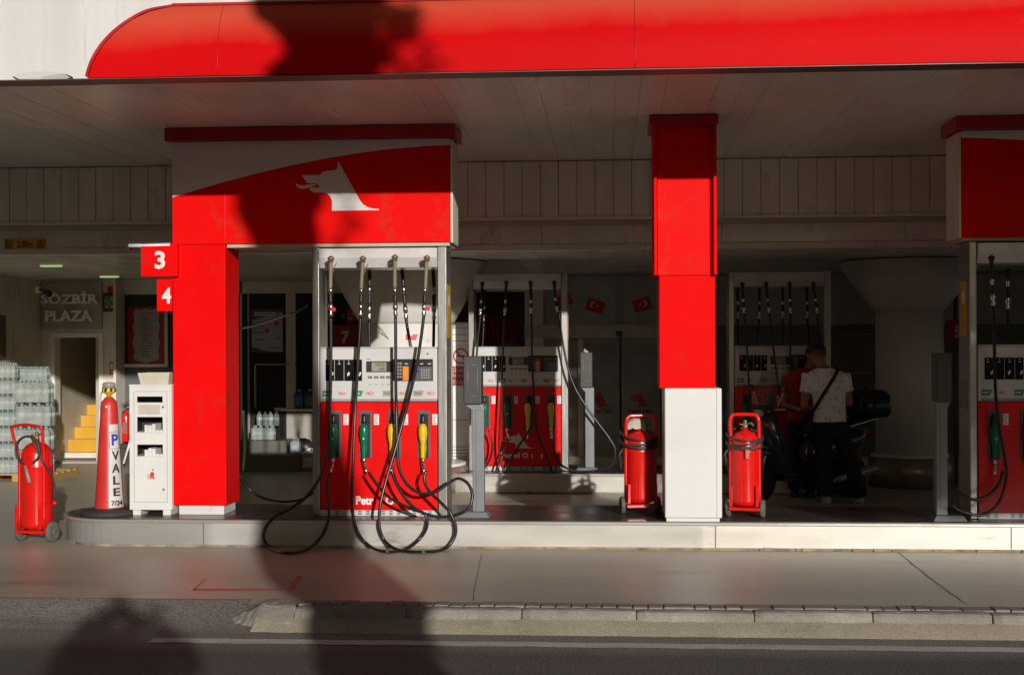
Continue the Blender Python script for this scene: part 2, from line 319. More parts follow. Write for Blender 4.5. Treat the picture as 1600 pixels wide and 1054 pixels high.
tag(kb.build('kerb', kerbmat, bevel=.006), kind='structure')
nb = MB(); nxs, nys = 46, 16; vs = []; fs = []
from mathutils import noise
x0, x1 = ong(318, 970, -.05).x, joints[0]+.01
for i in range(nxs+1):
    for j in range(nys+1):
        u = i/nxs; v = j/nys; xx = x0+(x1-x0)*u
        yf = 8.74+(1-u)**2*.1; yb = 9.1
        y = yf+(yb-yf)*v; h = min(1, u*1.6)*min(1, v*2.2+u*u*.3); nz = noise.noise((xx*9, y*9, 0))*.5+noise.noise((xx*26, y*26, 3))*.5
        lip = .0 if v < .02 else 1
        z = -.125+ (.150*h*lip) + (.038*nz*(1-v*.6)*lip*min(1, u*5+.2))*(1-u**4) + .006*lip
        vs.append((xx, y+.02*nz*(1-v), z))
for i in range(nxs):
    for j in range(nys): a = i*(nys+1)+j; fs.append((a, a+1, a+nys+2, a+nys+1))
tag(nb.add(vs, fs).build('kerb_end', kerbmat), kind='structure')
# joints and a small broken edging slab in the forecourt
jt = MB()
def crack(pts, wd):
    P = [ong(a, b, .003) for a, b in pts]; Q = []
    for i in range(len(P)-1):
        for k in range(8): Q.append(P[i].lerp(P[i+1], k/8)+Vector((rnd.uniform(-.006, .006), 0, 0)))
    Q.append(P[-1]); vs = []; fs = []
    d = (P[-1]-P[0]).normalized(); nrm = Vector((-d.y, d.x, 0))*wd
    for q in Q: k = rnd.uniform(.5, 1.2); vs += [q+nrm*k, q-nrm*k]
    for i in range(len(Q)-1): fs.append((2*i, 2*i+1, 2*i+3, 2*i+2))
    jt.add(vs, fs)
crack([(1404, 862), (1450, 900), (1512, 944)], .0035); crack([(753, 866), (745, 900), (739, 938)], .002); crack([(0, 908), (150, 916), (300, 921)], .0015)
tag(jt.build('paving_joint', mat('joint_dark', (.035, .03, .026), .9), fixn=False), kind='structure')
es = MB(); red_edge = groundmat('faded_red_paint', (.50, .14, .09), (.60, .20, .13), .7, 80, .002, 3, (.15, .12, .1), .2)
P = [ong(*q, .004) for q in ((447, 923), (456, 923), (473, 899), (464, 899))]; es.add(P, [(0, 1, 2, 3)])
P = [ong(*q, .004) for q in ((300, 921.5), (440, 921.5), (441, 918.5), (306, 918.5))]; es.add(P, [(0, 1, 2, 3)])
P = [ong(*q, .004) for q in ((300, 921), (304, 921), (322, 903), (320, 903))]; es.add(P, [(0, 1, 2, 3)])
tag(es.build('faded_paint_mark', red_edge, fixn=False), kind='structure')

# ------------------------------------------------------------ canopy
ZC = 3.65
cp = empty('station_canopy', (0, 9.5, ZC), 'station canopy with a slatted cream ceiling and a glossy red rounded fascia over the pumps', 'canopy')
cp.location = (0, 0, 0)
XL, XR = -14, 11
b = MB(); pw = .19; x = XL; rr = random.Random(5)
while x < XR:           # ceiling planks
    dz = rr.uniform(-.001, .001); tl = rr.uniform(-.002, .002)
    b.add([(x+.001, 9.62, ZC+dz), (x+pw-.001, 9.62, ZC+dz+tl), (x+pw-.001, 14.33, ZC+dz+tl), (x+.001, 14.33, ZC+dz),
           (x+.001, 9.62, ZC+.02), (x+pw-.001, 9.62, ZC+.02), (x+pw-.001, 14.33, ZC+.02), (x+.001, 14.33, ZC+.02)],
          [(0, 1, 2, 3), (0, 4, 5, 1), (1, 5, 6, 2), (3, 7, 4, 0)])
    x += pw
b.build('ceiling', ceil, cp)
bx('roof', XL, XR, 9.66, 22, ZC+.021, 5.4, darkcream, cp)
b = MB(); x = XL
while x < XR:           # dented metal strip at the back of the high ceiling
    dy = rr.uniform(-.002, .002); tl = rr.uniform(-.003, .003)
    nv = 8; vs = []; fs = []
    for j in range(nv+1):
        z = 3.062+(ZC-3.07)*j/nv
        for i in range(5):
            xx = x+.003+(pw-.006)*i/4; bulge = -.002*math.sin(math.pi*i/4)+tl*(i/4)+.0022*noise.noise((xx*5, z*4, 1))
            vs.append((xx, 14.33+dy+bulge, z))
    for j in range(nv):
        for i in range(4): a = j*5+i; fs.append((a, a+1, a+6, a+5))
    b.add(vs, fs, True); x += pw
b.build('metal_strip', ceilstrip, cp)
bx('strip_trim', XL, XR, 14.30, 14.40, 3.03, 3.061, ceilstrip, cp)
bx('ledge', XL, XR, 14.35, 14.70, 3.0, 3.028, darkcream, cp)
bx('roof_infill', XL, XR, 14.36, 22, 3.1, ZC+.018, darkcream, cp)
# low beam, in lengths with small gaps
b = MB(); x = XL
while x < XR: b.box(x+.002, x+1.9-.002, 14.6, 14.68, 2.80, 3.0); x += 1.9
b.build('beam_panel', ceilstrip, cp, .004)
b = MB(); x = XL
while x < XR: b.box(x+.002, x+2.4-.002, 14.57, 14.72, 2.735, 2.798); x += 2.4
b.build('beam_trim', cream, cp, .004)
b = MB(); x = XL
while x < XR: b.box(x+.003, x+.297, 14.72, 21.5, 2.745+rr.uniform(-.002, .002), 2.77); x += .3
b.build('low_ceiling', ceilstrip, cp)
bx('low_roof', XL, XR, 14.74, 22, 2.771, 3.0, darkcream, cp)
# front fascia: white upper face, red rounded band with a curved left end
def fz(py, px=140): return at(px, py, 9.45).z
b = MB(); b.box(XL, XR, 9.58, 9.66, ZC-.035, 5.4); b.build('white_fascia', wallwhite, cp, .006)
arc = [(138, 122), (146, 98), (160, 72), (178, 48), (200, 28), (226, 11), (262, 1)]
arcw = [at(px, py, 9.39) for px, py in arc]; zb, zt = arcw[0].z, arcw[-1].z
prof = []
for i in range(15):
    t = i/14; z = zb+(zt-zb)*t
    ph = R(-8)+R(70)*t; z = zb+(zt-zb)*(math.sin(ph)-math.sin(R(-8)))/(math.sin(R(62))-math.sin(R(-8))); y = 9.385+(1-math.cos(ph))*.32
    prof.append((y, z))
def arcx(z):
    for p, q in zip(arcw[:-1], arcw[1:]):
        if z <= q.z+1e-6: u = (z-p.z)/(q.z-p.z); return p.x+(q.x-p.x)*u
    return arcw[-1].x
n = 60; vs = []; fs = []; k = len(prof)
for i in range(n+1):
    for y, z in prof:
        xa = arcx(z); xx = xa+(XR-xa)*(i/n)**1.25
        vs.append((xx, y+.0022*math.sin(xx*2.3+z*3)+.003*noise.noise((xx*1.1, z*2, 0)), z+(.004*noise.noise((xx*2, 0, 5)) if z < zb+.01 else 0)))
for i in range(n):
    for j in range(k-1): fs.append((i*k+j, i*k+j+1, (i+1)*k+j+1, (i+1)*k+j))
b = MB().add(vs, fs, True); 
b.add([(arcw[0].x, 9.52, zb), (XR, 9.52, zb), (XR, 9.58, zb), (arcw[0].x, 9.58, zb)], [(0, 1, 2, 3)])
b.add([(arcw[-1].x, prof[-1][0], zt), (XR, prof[-1][0], zt), (XR, 9.58, zt), (arcw[-1].x, 9.58, zt)], [(0, 1, 2, 3)])
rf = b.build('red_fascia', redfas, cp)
b = MB(); L_ = [Vector((p.x-.012, 9.49+.0*i, p.z+.004)) for i, p in enumerate(arcw)]
yy = [prof[min(14, int((p.z-zb)/(zt-zb)*14))][0] for p in arcw]
# lip that closes the curved end: a band from the shell edge back to the white face
ring = spline([(p.x-.008, y, p.z+.004) for p, y in zip(arcw, yy)], 5)
vs = []; fs = []
for q in ring: vs += [(q.x-.012, q.y-.012, q.z+.008), (q.x+.006, q.y-.012, q.z-.004), (q.x+.006, 9.579, q.z-.004), (q.x-.012, 9.579, q.z+.008)]
for i in range(len(ring)-1):
    for j in range(4): fs.append((i*4+j, i*4+(j+1) % 4, i*4+4+(j+1) % 4, i*4+4+j))
fs += [(0, 1, 2, 3)]
b.add(vs, fs); b.box(arcw[-1].x-.02, XR, prof[-1][0]-.014, 9.579, zt+.0005, zt+.018)
b.build('fascia_lip', mat('lip_red', (.45, .006, .01), .45), rf)
b = MB()
for px in (342, 992, 1640):
    xx = at(px, 60, 9.42).x
    b.tube([(xx, y-.001+.0022*math.sin(xx*2.3+z*3), z) for y, z in prof[:]], .0022, 5)
b.build('fascia_seam', reddark, rf)
b = MB(); b.box(XL, XR, 9.40, 9.60, zb-.008, zb-.001)   # drip edge
b.build('drip_edge', mat('drip_edge', (.16, .10, .08), .5, metal=.3), cp)
# little bent tabs along the drip edge
b = MB()
for px, wd, dz in ((992, .05, .02), (1385, .04, .035), (1392, .02, .03), (1590, .03, .02), (1220, .05, .012), (900, .03, .012)):
    p = at(px, 104, 9.48); b.add([(p.x, 9.5, zb-.004), (p.x+wd, 9.5, zb-.002), (p.x+wd*.8, 9.487, zb+dz), (p.x+wd*.2, 9.49, zb+dz*.6)], [(0, 1, 2, 3)])
    b.build('bent_flashing', mat('flashing_red', (.6, .05, .04), .5), cp); b = MB()
# torn sheet under the white fascia, left
P = [(18, 118, 0), (52, 112, -.02), (84, 112, -.03), (100, 115, -.05), (112, 123, -.02), (62, 124, -.045), (30, 124, -.02)]
b = MB(); pp = [at(px, py, 9.555+dy) for px, py, dy in P]; cc = at(70, 119, 9.50)
b.add([cc]+pp, [(0, i+1, (i+1) % len(pp)+1) for i in range(len(pp))], False)
b.build('torn_trim', white, cp)
P = [(92, 115), (103, 116), (113, 120), (116, 125), (107, 124), (100, 119)]
b = MB(); b.add([at(px, py, 9.53) for px, py in P], [tuple(range(6))]); b.build('tear', black, cp, fixn=False)
b = MB(); b.box(XL, arcw[0].x-.02, 9.53, 9.66, ZC-.046, ZC-.036); b.build('edge_strip', mat('dark_trim', (.07, .065, .06), .5), cp)

# ------------------------------------------------------------ pump islands
def island(name, x0, x1, y0, y1, label, group, rl=None):
    root = empty(name, (0, 0, 0), label, 'island', group)
    r = (y1-y0)/2 if rl is None else rl
    def outline(off):
        pts = []; a0 = x0-off; cy0 = y0-off; cy1 = y1+off; rr_ = r+off
        cxx = x0+r
        for i in range(13):
            an = math.pi*.5+math.pi*.5*i/12; pts.append((cxx+rr_*math.cos(an), y1-r+rr_*math.sin(an)))
        for i in range(13):
            an = math.pi+math.pi*.5*i/12; pts.append((cxx+rr_*math.cos(an), y0+r+rr_*math.sin(an)))
        pts += [(x1+off, y0-off), (x1+off, y1+off)]; return pts
    def slab(nm, off, z0, z1, m, bev=0):
        pts = outline(off); n = len(pts)
        vs = [(x, y, z0) for x, y in pts]+[(x, y, z1) for x, y in pts]
        bb = MB().add(vs, [tuple(range(n))[::-1], tuple(range(n, 2*n))]+[(i, (i+1) % n, (i+1) % n+n, i+n) for i in range(n)])
        return bb.build(nm, m, root, bev)
    slab('footing', -.006, -.02, .022, dirtbase)
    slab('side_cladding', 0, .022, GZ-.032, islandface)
    slab('cap_edge', .022, GZ-.031, GZ-.004, alu, .006)
    slab('tile_top', -.012, GZ-.0035, GZ, tiles)
    if y0 < 13:
        s = MB()
        for px in (318, 1118, 1580): xx = AX(px, y0, 835); s.box(xx-.004, xx+.004, y0-.0025, y0+.01, .024, GZ-.033)
        s.build('cladding_joint', mat('joint_dark'if 0 else 'cladding_joint', (.12, .11, .10), .7), root)
    return root
YI = 11.62
X0 = AX(110, 12.2)
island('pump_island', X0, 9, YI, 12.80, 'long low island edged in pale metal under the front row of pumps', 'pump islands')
YI2 = 16.0
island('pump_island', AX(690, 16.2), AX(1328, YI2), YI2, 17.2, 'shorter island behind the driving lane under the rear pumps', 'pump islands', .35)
# broken stones at the front island's foot, right part
fb = MB(); rs = random.Random(11)
for i in range(26):
    xx = rs.uniform(AX(1150, YI), AX(1640, YI)); fb.box(xx, xx+rs.uniform(.04, .16), YI-rs.uniform(.004, .022), YI+.01, 0, rs.uniform(.008, .03))
tag(fb.build('broken_footing', dirtbase, bevel=.004), kind='structure')

# ------------------------------------------------------------ logo outline (dog head)
LOGO = [(948,228),(1000,330),(1050,425),(1065,447),(1085,461),(1110,470),(1142,472),(1142,478),(918,478),(918,430),(912,410),(895,392),(870,386),(830,386),(817,376),(808,362),(858,361),(858,354),(846,341),(800,338),(790,325),(775,299),(862,299),(870,287),(885,280),(935,276),(943,268)]
TONGUE = [(743,338),(755,346),(780,351),(808,346),(830,344),(848,350),(833,352),(815,358),(792,367),(765,366),(750,354)]
def logo(name, x0, x1, z0, z1, y, m, parent, t=.003):
    b = MB(); f = lambda p: (x0+(p[0]-743)/(1142-743)*(x1-x0), z0+(478-p[1])/(250)*(z1-z0))
    b.prism([f(p) for p in LOGO], y-t, y); b.prism([f(p) for p in TONGUE], y-t, y)
    return b.build(name, m, parent)

# ------------------------------------------------------------ sign portals
def portal(px0, pxc, px1, label, flip=False, extra=None):
    Y = 11.90; x0 = AX(px0, Y); W = 2.47; cw = .475; root = empty('sign_portal', (x0, Y, GZ), label, 'sign', 'portal signs over the pumps')
    root.rotation_euler = (0, 0, 0)
    D = .44; top = ZC-GZ-.0; hz = at(500, 380, Y).z-GZ
    c0, c1 = (0, cw) if not flip else (W-cw, W)
    bx('column', c0, c1, .0, D, .085, hz-.0015, red, root, .008)
    bx('column_plinth', c0+.04, c1-.03, .03, D-.03, 0, .083, whitebase, root, .006)
    hd = MB().m(red).box(0, W, 0, D, hz, top-.12); h = hd.build('header', None, root, .006)
    # swoosh: white field over red on the front face
    zt_ = top-.12-.003; k = 1/178.5/3.077
    top_y = 123
    cv = [(150, 402), (280, 362), (410, 325), (560, 286), (700, 254), (830, 227), (950, 206), (1080, 187), (1200, 173), (1340, 163), (1478, 157)]
    if flip: cv = [(1628-p, q) for p, q in cv][::-1]
    fx = lambda p: (p-148)/(1480-148)*W
    fzz = lambda q: hz+(640-q)/(640-123)*(top-.12-hz)
    pts = [(fx(150), zt_)]+[(fx(p), fzz(q)) for p, q in cv]+[(W-.002, zt_)]
    pts[0] = (.002, zt_); pts[1] = (.002, pts[1][1]); pts[-2] = (W-.002, pts[-2][1])
    MB().prism(pts[::-1], -.003, .001).build('white_swoosh', signwhite, h)
    red_pts = [(.002, hz+.003)]+[(.002, pts[1][1]-.001)]+[(x, z-.001) for x, z in pts[2:-1]]+[(W-.002, hz+.003)]
    MB().prism(red_pts, -.0028, .001).build('red_film', redsign, h)
    if not flip: logo('dog_emblem', fx(743), fx(1142), fzz(478), fzz(228), -.003, signwhite, h)
    bx('end_panel', W+.0005, W+.02, .004, D-.004, hz-.003, top-.13, cream, root, .003)
    if flip: bx('end_panel', -.02, -.0005, .004, D-.004, hz-.003, top-.13, cream, root, .003)
    bx('top_cap', -.055, W+.05, -.05, D+.05, top-.118, top-.006, mat('cap_red', (.40, .004, .006), .4), root, .006)
    ed = MB(); ed.box(c0+.0, c0+.006, -.003, .0, .09, hz-.01) if 0 else None
    sm = MB(); xs = cw+.0 if not flip else W-cw
    sm.box(xs-.002, xs+.002, -.0035, 0, hz+.004, fzz(325)); sm.build('panel_seam', mat('seam', (.55, .05, .04), .4), h)
    # underside lighting strip
    bx('underside_trim', (cw if not flip else 0)+.01, (W if not flip else W-cw)-.01, .02, D-.02, hz-.03, hz-.0012, darkcream, root)
    return root, W, D, hz
P1, PW, PD, PHZ = portal(270, 355, 708, 'red portal sign with white swoosh and dog emblem above the front left pump')
P3, *_ = portal(1503, 0, 0, 'shaded portal sign at the right edge of the station, cut by the frame', True)
# number plates on portal 1
Yp = 11.90
def plate(px0, px1, py0, py1, y, numeral, nx0, nx1, nz0, nz1):
    a = at(px0, py1, y); c = at(px1, py0, y)
    L = P1.location
    o = bx('number_plate', a.x-L.x, c.x-L.x, y-L.y, y-L.y+.05, a.z-L.z, c.z-L.z, red, P1, .003)
    p = at(nx0, nz1, y); q = at(nx1, nz0, y)
    if numeral: txt('numeral', numeral, p.x-L.x, q.x-L.x, p.z-L.z, q.z-L.z, y-L.y-.001, textw, o, bold=.03)
plate(220, 277, 380, 432, 11.84, '3', 242, 258, 392, 420)
plate(245, 269.2, 435, 486, 11.93, '4', 253, 267.5, 449, 474)
L = P1.location; a = at(202, 384, 11.86)
lt = MB().tube([(a.x-L.x, -.045, a.z-L.z), (-.005, -.045, a.z-L.z+.004)], .018, 10).build('lamp_tube', mat('tube_lamp', (.75, .78, .82), .3), P1)
b = MB(); b.box(a.x-L.x-.02, -.002, -.03, .03, a.z-L.z+.022, a.z-L.z+.04); b.box(a.x-L.x-.025, a.x-L.x+.0, -.05, .03, a.z-L.z-.035, a.z-L.z+.021); b.build('lamp_bracket', black, P1)
# ------------------------------------------------------------ middle column
Yc = 11.64; x0 = AX(1030, Yc); x1 = AX(1118, Yc)
cc = empty('canopy_column', ((x0+x1)/2, Yc, GZ), 'square red canopy column with white foot between two wheeled extinguishers', 'column')
hw = (x1-x0)/2; zz = lambda py, px=1075: at(px, py, Yc).z-GZ
bx('shaft', -hw, hw, .0, .5, zz(606)-.002, ZC-GZ-.01, red, cc, .006)
q0 = AX(1040, Yc)-cc.location.x; q1 = AX(1127, Yc)-cc.location.x
b = MB(); b.box(q0-.012, q1, -.03, .53, .03, zz(606)); b.build('white_foot', whitebase, cc, .012, 3)
b = MB(); b.box(q0, q1-.02, -.022, .5, 0, .029); b.build('foot_plinth', whitebase, cc, .003)
b = MB(); b.box(q1-.045, q1-.041, -.0325, -.029, .035, zz(606)-.004); b.build('foot_seam', mat('seam_grey', (.4, .38, .34), .6), cc)
# raised cover panel with flanges on the upper part
u0 = AX(1024, Yc)-cc.location.x; u1 = AX(1117, Yc)-cc.location.x; zt_ = zz(205, 1075); zb_ = zz(430, 1075)
b = MB(); b.box(u0+.02, u1-.05, -.018, -.001, zb_, zt_+.05); b.build('cover_panel', redsign, cc, .004)
b = MB(); b.box(u0-.01, u0+.016, -.06, .5, zb_, zt_+.05); b.box(u1-.012, u1+.016, -.075, .5, zb_, zt_+.05); b.build('side_flange', red, cc, .004)
bx('top_cap', u0-.045, u1+.03, -.09, .55, zz(197, 1075), ZC-GZ-.008, mat('cap_red', (.4, .004, .006), .4), cc, .006)
# ------------------------------------------------------------ fuel pumps
XP = lambda px: (px-488)/178.5
ZP = lambda py: 1.47+(542-py)/179
def build_pump(detail=True):
    root = empty('fuel_pump', (0, 0, 0), 'x', 'fuel pump', 'fuel pumps on the islands')
    D = .36
    for a, b_ in ((0, .062), (1.104, 1.182)):
        p = bx('post', a, b_, 0, D, 0, 2.346, steel, root, .008)
    p = root.children[1] if detail else None
    # vents and stickers on the outer sides of the posts
    for s_, xx in ((-1, -.0015), (1, 1.1825)):
        vb = MB()
        for zr in ((2.18, 2.31), (.93, 1.17)):
            z = zr[0]
            while z < zr[1]:
                for y0, y1 in ((.05, .16), (.2, .31)): vb.box(xx-.001, xx+.001, y0, y1, z, z+.007)
                z += .018
        vb.build('side_vent', black, root)
        st = bx('warning_sticker', xx-.001, xx+.0012, .08, .30, 1.55, 2.02, mat('sticker_yellow', (.62, .38, .03), .5), root)
        MB().lathe([(.0, .0), (.055, .0), (.055, .001)], n=20, M=Matrix.Translation((xx+s_*.0015, .19, 1.88)) @ Matrix.Rotation(R(90*s_), 4, 'Y')).build('sticker_disc', textw, st)
        MB().box(xx+s_*.002-.0003, xx+s_*.002+.0003, .15, .23, 1.865, 1.895).build('sticker_mark', lred, st)
    hb = MB(); zt, zm, z0 = 2.335, 2.25, 2.165
    prof = [(-.035, zt), (-.035, zm), (.0, z0), (.36, z0), (.36, zt)]
    vs = [(x, y, z) for x in (.064, 1.102) for y, z in prof]
    hb.add(vs, [(0, 1, 2, 3, 4), (9, 8, 7, 6, 5)]+[(i, i+5, (i+1) % 5+5, (i+1) % 5) for i in range(5)])
    hb.build('header_box', mat('header_white', (.62, .60, .58), .35, metal=.15, dirt=(.5, .45, .38), dscale=4, dcut=.62), root, .006)
    pw_ = mat('pump_white', (.60, .60, .59), .38, var=.05, dirt=(.46, .42, .36), dscale=6, dcut=.64)
    up = bx('upper_cabinet', .066, 1.10, -.012, .35, ZP(626.5), ZP(543), pw_, root, .012)
    bx('upper_lid', .064, 1.102, -.016, .354, ZP(543)+.0005, ZP(541), pw_, root, .004)
    lo = bx('lower_cabinet', .068, 1.098, -.004, .345, ZP(795), ZP(627.2), pumpred, root, .006)
    v = MB().m(pw_).box(.066, 1.10, -.008, .35, .004, ZP(795.4)).m(black)
    for i in range(14):
        xc = .13+i*.068
        if i % 4 == 2: continue
        for j in range(3): v.box(xc, xc+.032, -.0095, -.0075, .014+j*.014, .021+j*.014)
    v.build('vent_plinth', None, root)
    v = MB(); x = XP(504)
    rg = random.Random(2)
    while x < XP(684): v.box(x, x+.0045, -.0135, -.0115, ZP(626), ZP(621.8)); x += .0095
    v.build('drip_vents', greyp, up)
    # left black panel
    yf = -.012
    lp = bx('grade_panel', XP(509.3), XP(566.8), yf-.006, yf-.0005, ZP(593.8), ZP(560.5), blackgl, up, .003)
    g = MB().m(textw)
    for c in (523.6, 538.6, 553.8): g.box(XP(c)-.0012, XP(c)+.0012, yf-.0072, yf-.0058, ZP(593), ZP(561.5))
    for c in (514, 531, 546, 561):
        g.box(XP(c-1.8), XP(c+1.8), yf-.0072, yf-.0058, ZP(567.6), ZP(566.4)); g.box(XP(c-.7), XP(c+.7), yf-.0072, yf-.0058, ZP(563.8), ZP(562.6))
    for c in (520, 545.5, 563.5):     # little nozzle pictograms
        g.prism([(XP(c-1.6), ZP(587)), (XP(c+1.8), ZP(584)), (XP(c+2), ZP(580.5)), (XP(c), ZP(579.5)), (XP(c-.6), ZP(583)), (XP(c-2), ZP(581))], yf-.0072, yf-.0058)
    g.build('panel_marks', None, lp)
    db = bx('display', XP(573.3), XP(614), yf-.005, yf-.0005, ZP(580.3), ZP(563.2), mat('bezel', (.05, .045, .042), .25), up, .002)
    sc = bx('lcd_screen', XP(582), XP(605), yf-.0085, yf-.0052, ZP(578.8), ZP(564.8), mat('lcd_frame', (.30, .33, .24), .3), db, .002)
    g = MB()
    seg = {'0': 'abcdef', '1': 'bc', '2': 'abged', '8': 'abcdefg', '6': 'afgedc', '9': 'abcdfg', '5': 'afgcd'}
    def digit(ch, x, z, h):
        w_ = h*.5; t = h*.12
        S = {'a': (0, h-t, w_, h), 'g': (0, h/2-t/2, w_, h/2+t/2), 'd': (0, 0, w_, t), 'f': (0, h/2, t, h), 'b': (w_-t, h/2, w_, h), 'e': (0, 0, t, h/2), 'c': (w_-t, 0, w_, h/2)}
        for k in seg[ch]: a, b2, c2, d2 = S[k]; g.box(x+a, x+c2, yf-.0095, yf-.0084, z+b2, z+d2)
    for i, ch in enumerate('60600'): digit(ch, XP(587.5+i*3.2), ZP(570.6), .026)
    for i, ch in enumerate('1288'): digit(ch, XP(590.8+i*3.2), ZP(577.4), .026)
    g.build('lcd_digits', lcdd, sc)
    b = MB()
    for c in (579.3, 589, 598.5, 607.8): b.box(XP(c-3.6), XP(c+3.6), yf-.002, yf-.0005, ZP(590.2), ZP(586.2))
    b.build('price_window', mat('lcd_grey', (.2, .21, .17), .3), up)
    b = MB()
    for c in (579.3, 589, 598.5, 607.8): b.box(XP(c-2), XP(c+2), yf-.0012, yf-.0005, ZP(600.1), ZP(599.2))
    b.box(XP(574), XP(580), yf-.0012, yf-.0005, ZP(560.7), ZP(559.6)); b.build('print', greyp, up)
    kp = bx('keypad_panel', XP(614.8), XP(678), yf-.012, yf-.0005, ZP(594), ZP(560), mat('keypad_dark', (.03, .028, .028), .3), up, .003)
    b = MB()
    for i in range(2):
        for j in range(5): b.box(XP(622.2+i*4), XP(625.2+i*4), yf-.015, yf-.0118, ZP(568.5+j*5.2), ZP(565.2+j*5.2))
    b.build('key', mat('key_grey', (.28, .27, .25), .5), kp)
    b = MB().m(greyp); b.box(XP(650.5), XP(676.5), yf-.017, yf-.0118, ZP(593), ZP(572))
    b.m(textw)
    for i in range(4):
        for j in range(4): b.box(XP(660+i*3.6), XP(661.6+i*3.6), yf-.0185, yf-.0168, ZP(577.5+j*3.9), ZP(576.3+j*3.9))
    for c in (634, 650, 658, 670): b.box(XP(c), XP(c+5), yf-.0132, yf-.0118, ZP(568), ZP(566.8))
    b.m(lblue).box(XP(653), XP(657.5), yf-.0185, yf-.0168, ZP(581), ZP(576)); b.build('card_reader', None, kp, .001)
    bx('payment_tag', XP(630.8), XP(640.2), yf-.024, yf-.0123, ZP(593.4), ZP(571.2), oran, kp, .004)
    lk = MB().lathe([(.009, 0), (.009, .004), (0, .004)], n=14, M=Matrix.Translation((XP(669.8), yf-.0005, ZP(552))) @ Matrix.Rotation(R(90), 4, 'X')).build('lock', brass, up)
    # grade labels and their lettering
    for a, b_, m_ in ((504.5, 518, lgreen), (553, 566, lgreen), (599, 612, ltan), (647, 661, ltan)):
        MB().prism([(XP(a), ZP(617.8)), (XP(a), ZP(609)), (XP(b_+2.6), ZP(609)), (XP(b_-1), ZP(617.8))], yf-.0015, yf-.0004).build('grade_label', m_, up)
        b2 = MB(); b2.box(XP(a+2), XP(b_-3), yf-.0022, yf-.0014, ZP(614.2), ZP(612.8)); b2.build('grade_print', textw if m_ is lgreen else greyp, up)
    for a in (528.2, 572.2, 623.2, 667.2): txt('grade_text', 'VMAX', XP(a), XP(a+13.5), ZP(616.2), ZP(610.4), yf-.0005, lora, up, bold=.01, t=.001)
    # boots, nozzles, price tags
    xs = (524, 572, 617.6, 663.5)
    for i, c in enumerate(xs):
        hold = MB().m(greyp)
        a, b_, c_, d_ = XP(c-9.6), XP(c+9.6), ZP(714), ZP(640.5)
        hold.box(a, a+.018, -.016, -.0045, c_, d_); hold.box(b_-.018, b_, -.016, -.0045, c_, d_); hold.box(a+.0182, b_-.0182, -.016, -.0045, d_-.03, d_)
        hold.m(black).box(a+.0182, b_-.0182, -.0075, -.0045, c_, d_-.0302)
        hold.m(chrome).box(a+.028, a+.04, -.012, -.0077, ZP(664), ZP(648))
        hold.build('nozzle_boot', None, root, .003)
        pt = MB().m(textw).box(XP(c+13), XP(c+20.8), -.0065, -.0045, ZP(662.3), ZP(645.5)).m(greyp)
        for q in range(6): pt.box(XP(c+14.2), XP(c+19.2-(q*3 % 4)*.6), -.0072, -.0064, ZP(659.8-q*2.4), ZP(659.0-q*2.4))
        pt.build('price_tag', None, root)
        m_ = green if i < 2 else yellow; dx = (-1.8, -1.5, -3.4, -.8)[i]/178.5
        nz = MB().lathe([(.018, ZP(714)), (.021, ZP(712)), (.021, ZP(705)), (.024, ZP(698)), (.022, ZP(692)), (.031, ZP(686)), (.038, ZP(678)), (.040, ZP(672)), (.036, ZP(666)), (.027, ZP(662)), (.014, ZP(660))], (XP(c)+dx, -.055, 0), 18, sy=.9)
        nozzle = nz.build('nozzle', m_, root)
        MB().lathe([(.014, ZP(661)), (.020, ZP(659)), (.020, ZP(655)), (.013, ZP(650)), (.011, ZP(645))], (XP(c)+dx, -.04, 0), 12, sy=.8).build('nozzle_spout', black, nozzle)
        MB().lathe([(.0095, ZP(676)), (.0095, ZP(676)+.003), (0, ZP(676)+.003)], n=12, M=Matrix.Translation((XP(c)+dx, -.0905, .0)) @ Matrix.Rotation(0, 4, 'X')) if 0 else None
        tr = MB().tube(spline([(XP(c)+dx+.020, -.06, ZP(686)), (XP(c)+dx+.030, -.085, ZP(694)), (XP(c)+dx+.026, -.085, ZP(706)), (XP(c)+dx+.014, -.06, ZP(712))], 4), .004, 6).build('trigger_guard', m_, nozzle)
        cx = XP(c)+dx; ex = ((-.012, .028, .0, .012)[i])
        MB().tube([(cx, -.055, ZP(713.5)), (cx, -.057, ZP(716.5)), (cx+ex*.1, -.06, ZP(721))], [.019, .020, .016], 12).build('nozzle_collar', chrome, nozzle)
        MB().tube([(cx+ex*.1, -.06, ZP(721)), (cx+ex*.2, -.066, ZP(725)), (cx+ex*.9, -.085, ZP(731)), (cx+ex, -.095, ZP(736))], [.0165, .013, .0135, .012], 10).build('nozzle_swivel', chrome, nozzle)
        # dirt streaks come from the material; small sight glass
        MB().lathe([(.0, 0), (.008, .0), (.008, .003), (0, .003)], n=12, M=Matrix.Translation((cx+.002, -.0885, ZP(683))) @ Matrix.Rotation(R(90), 4, 'X')).build('sight_glass', textw, nozzle)
    return root
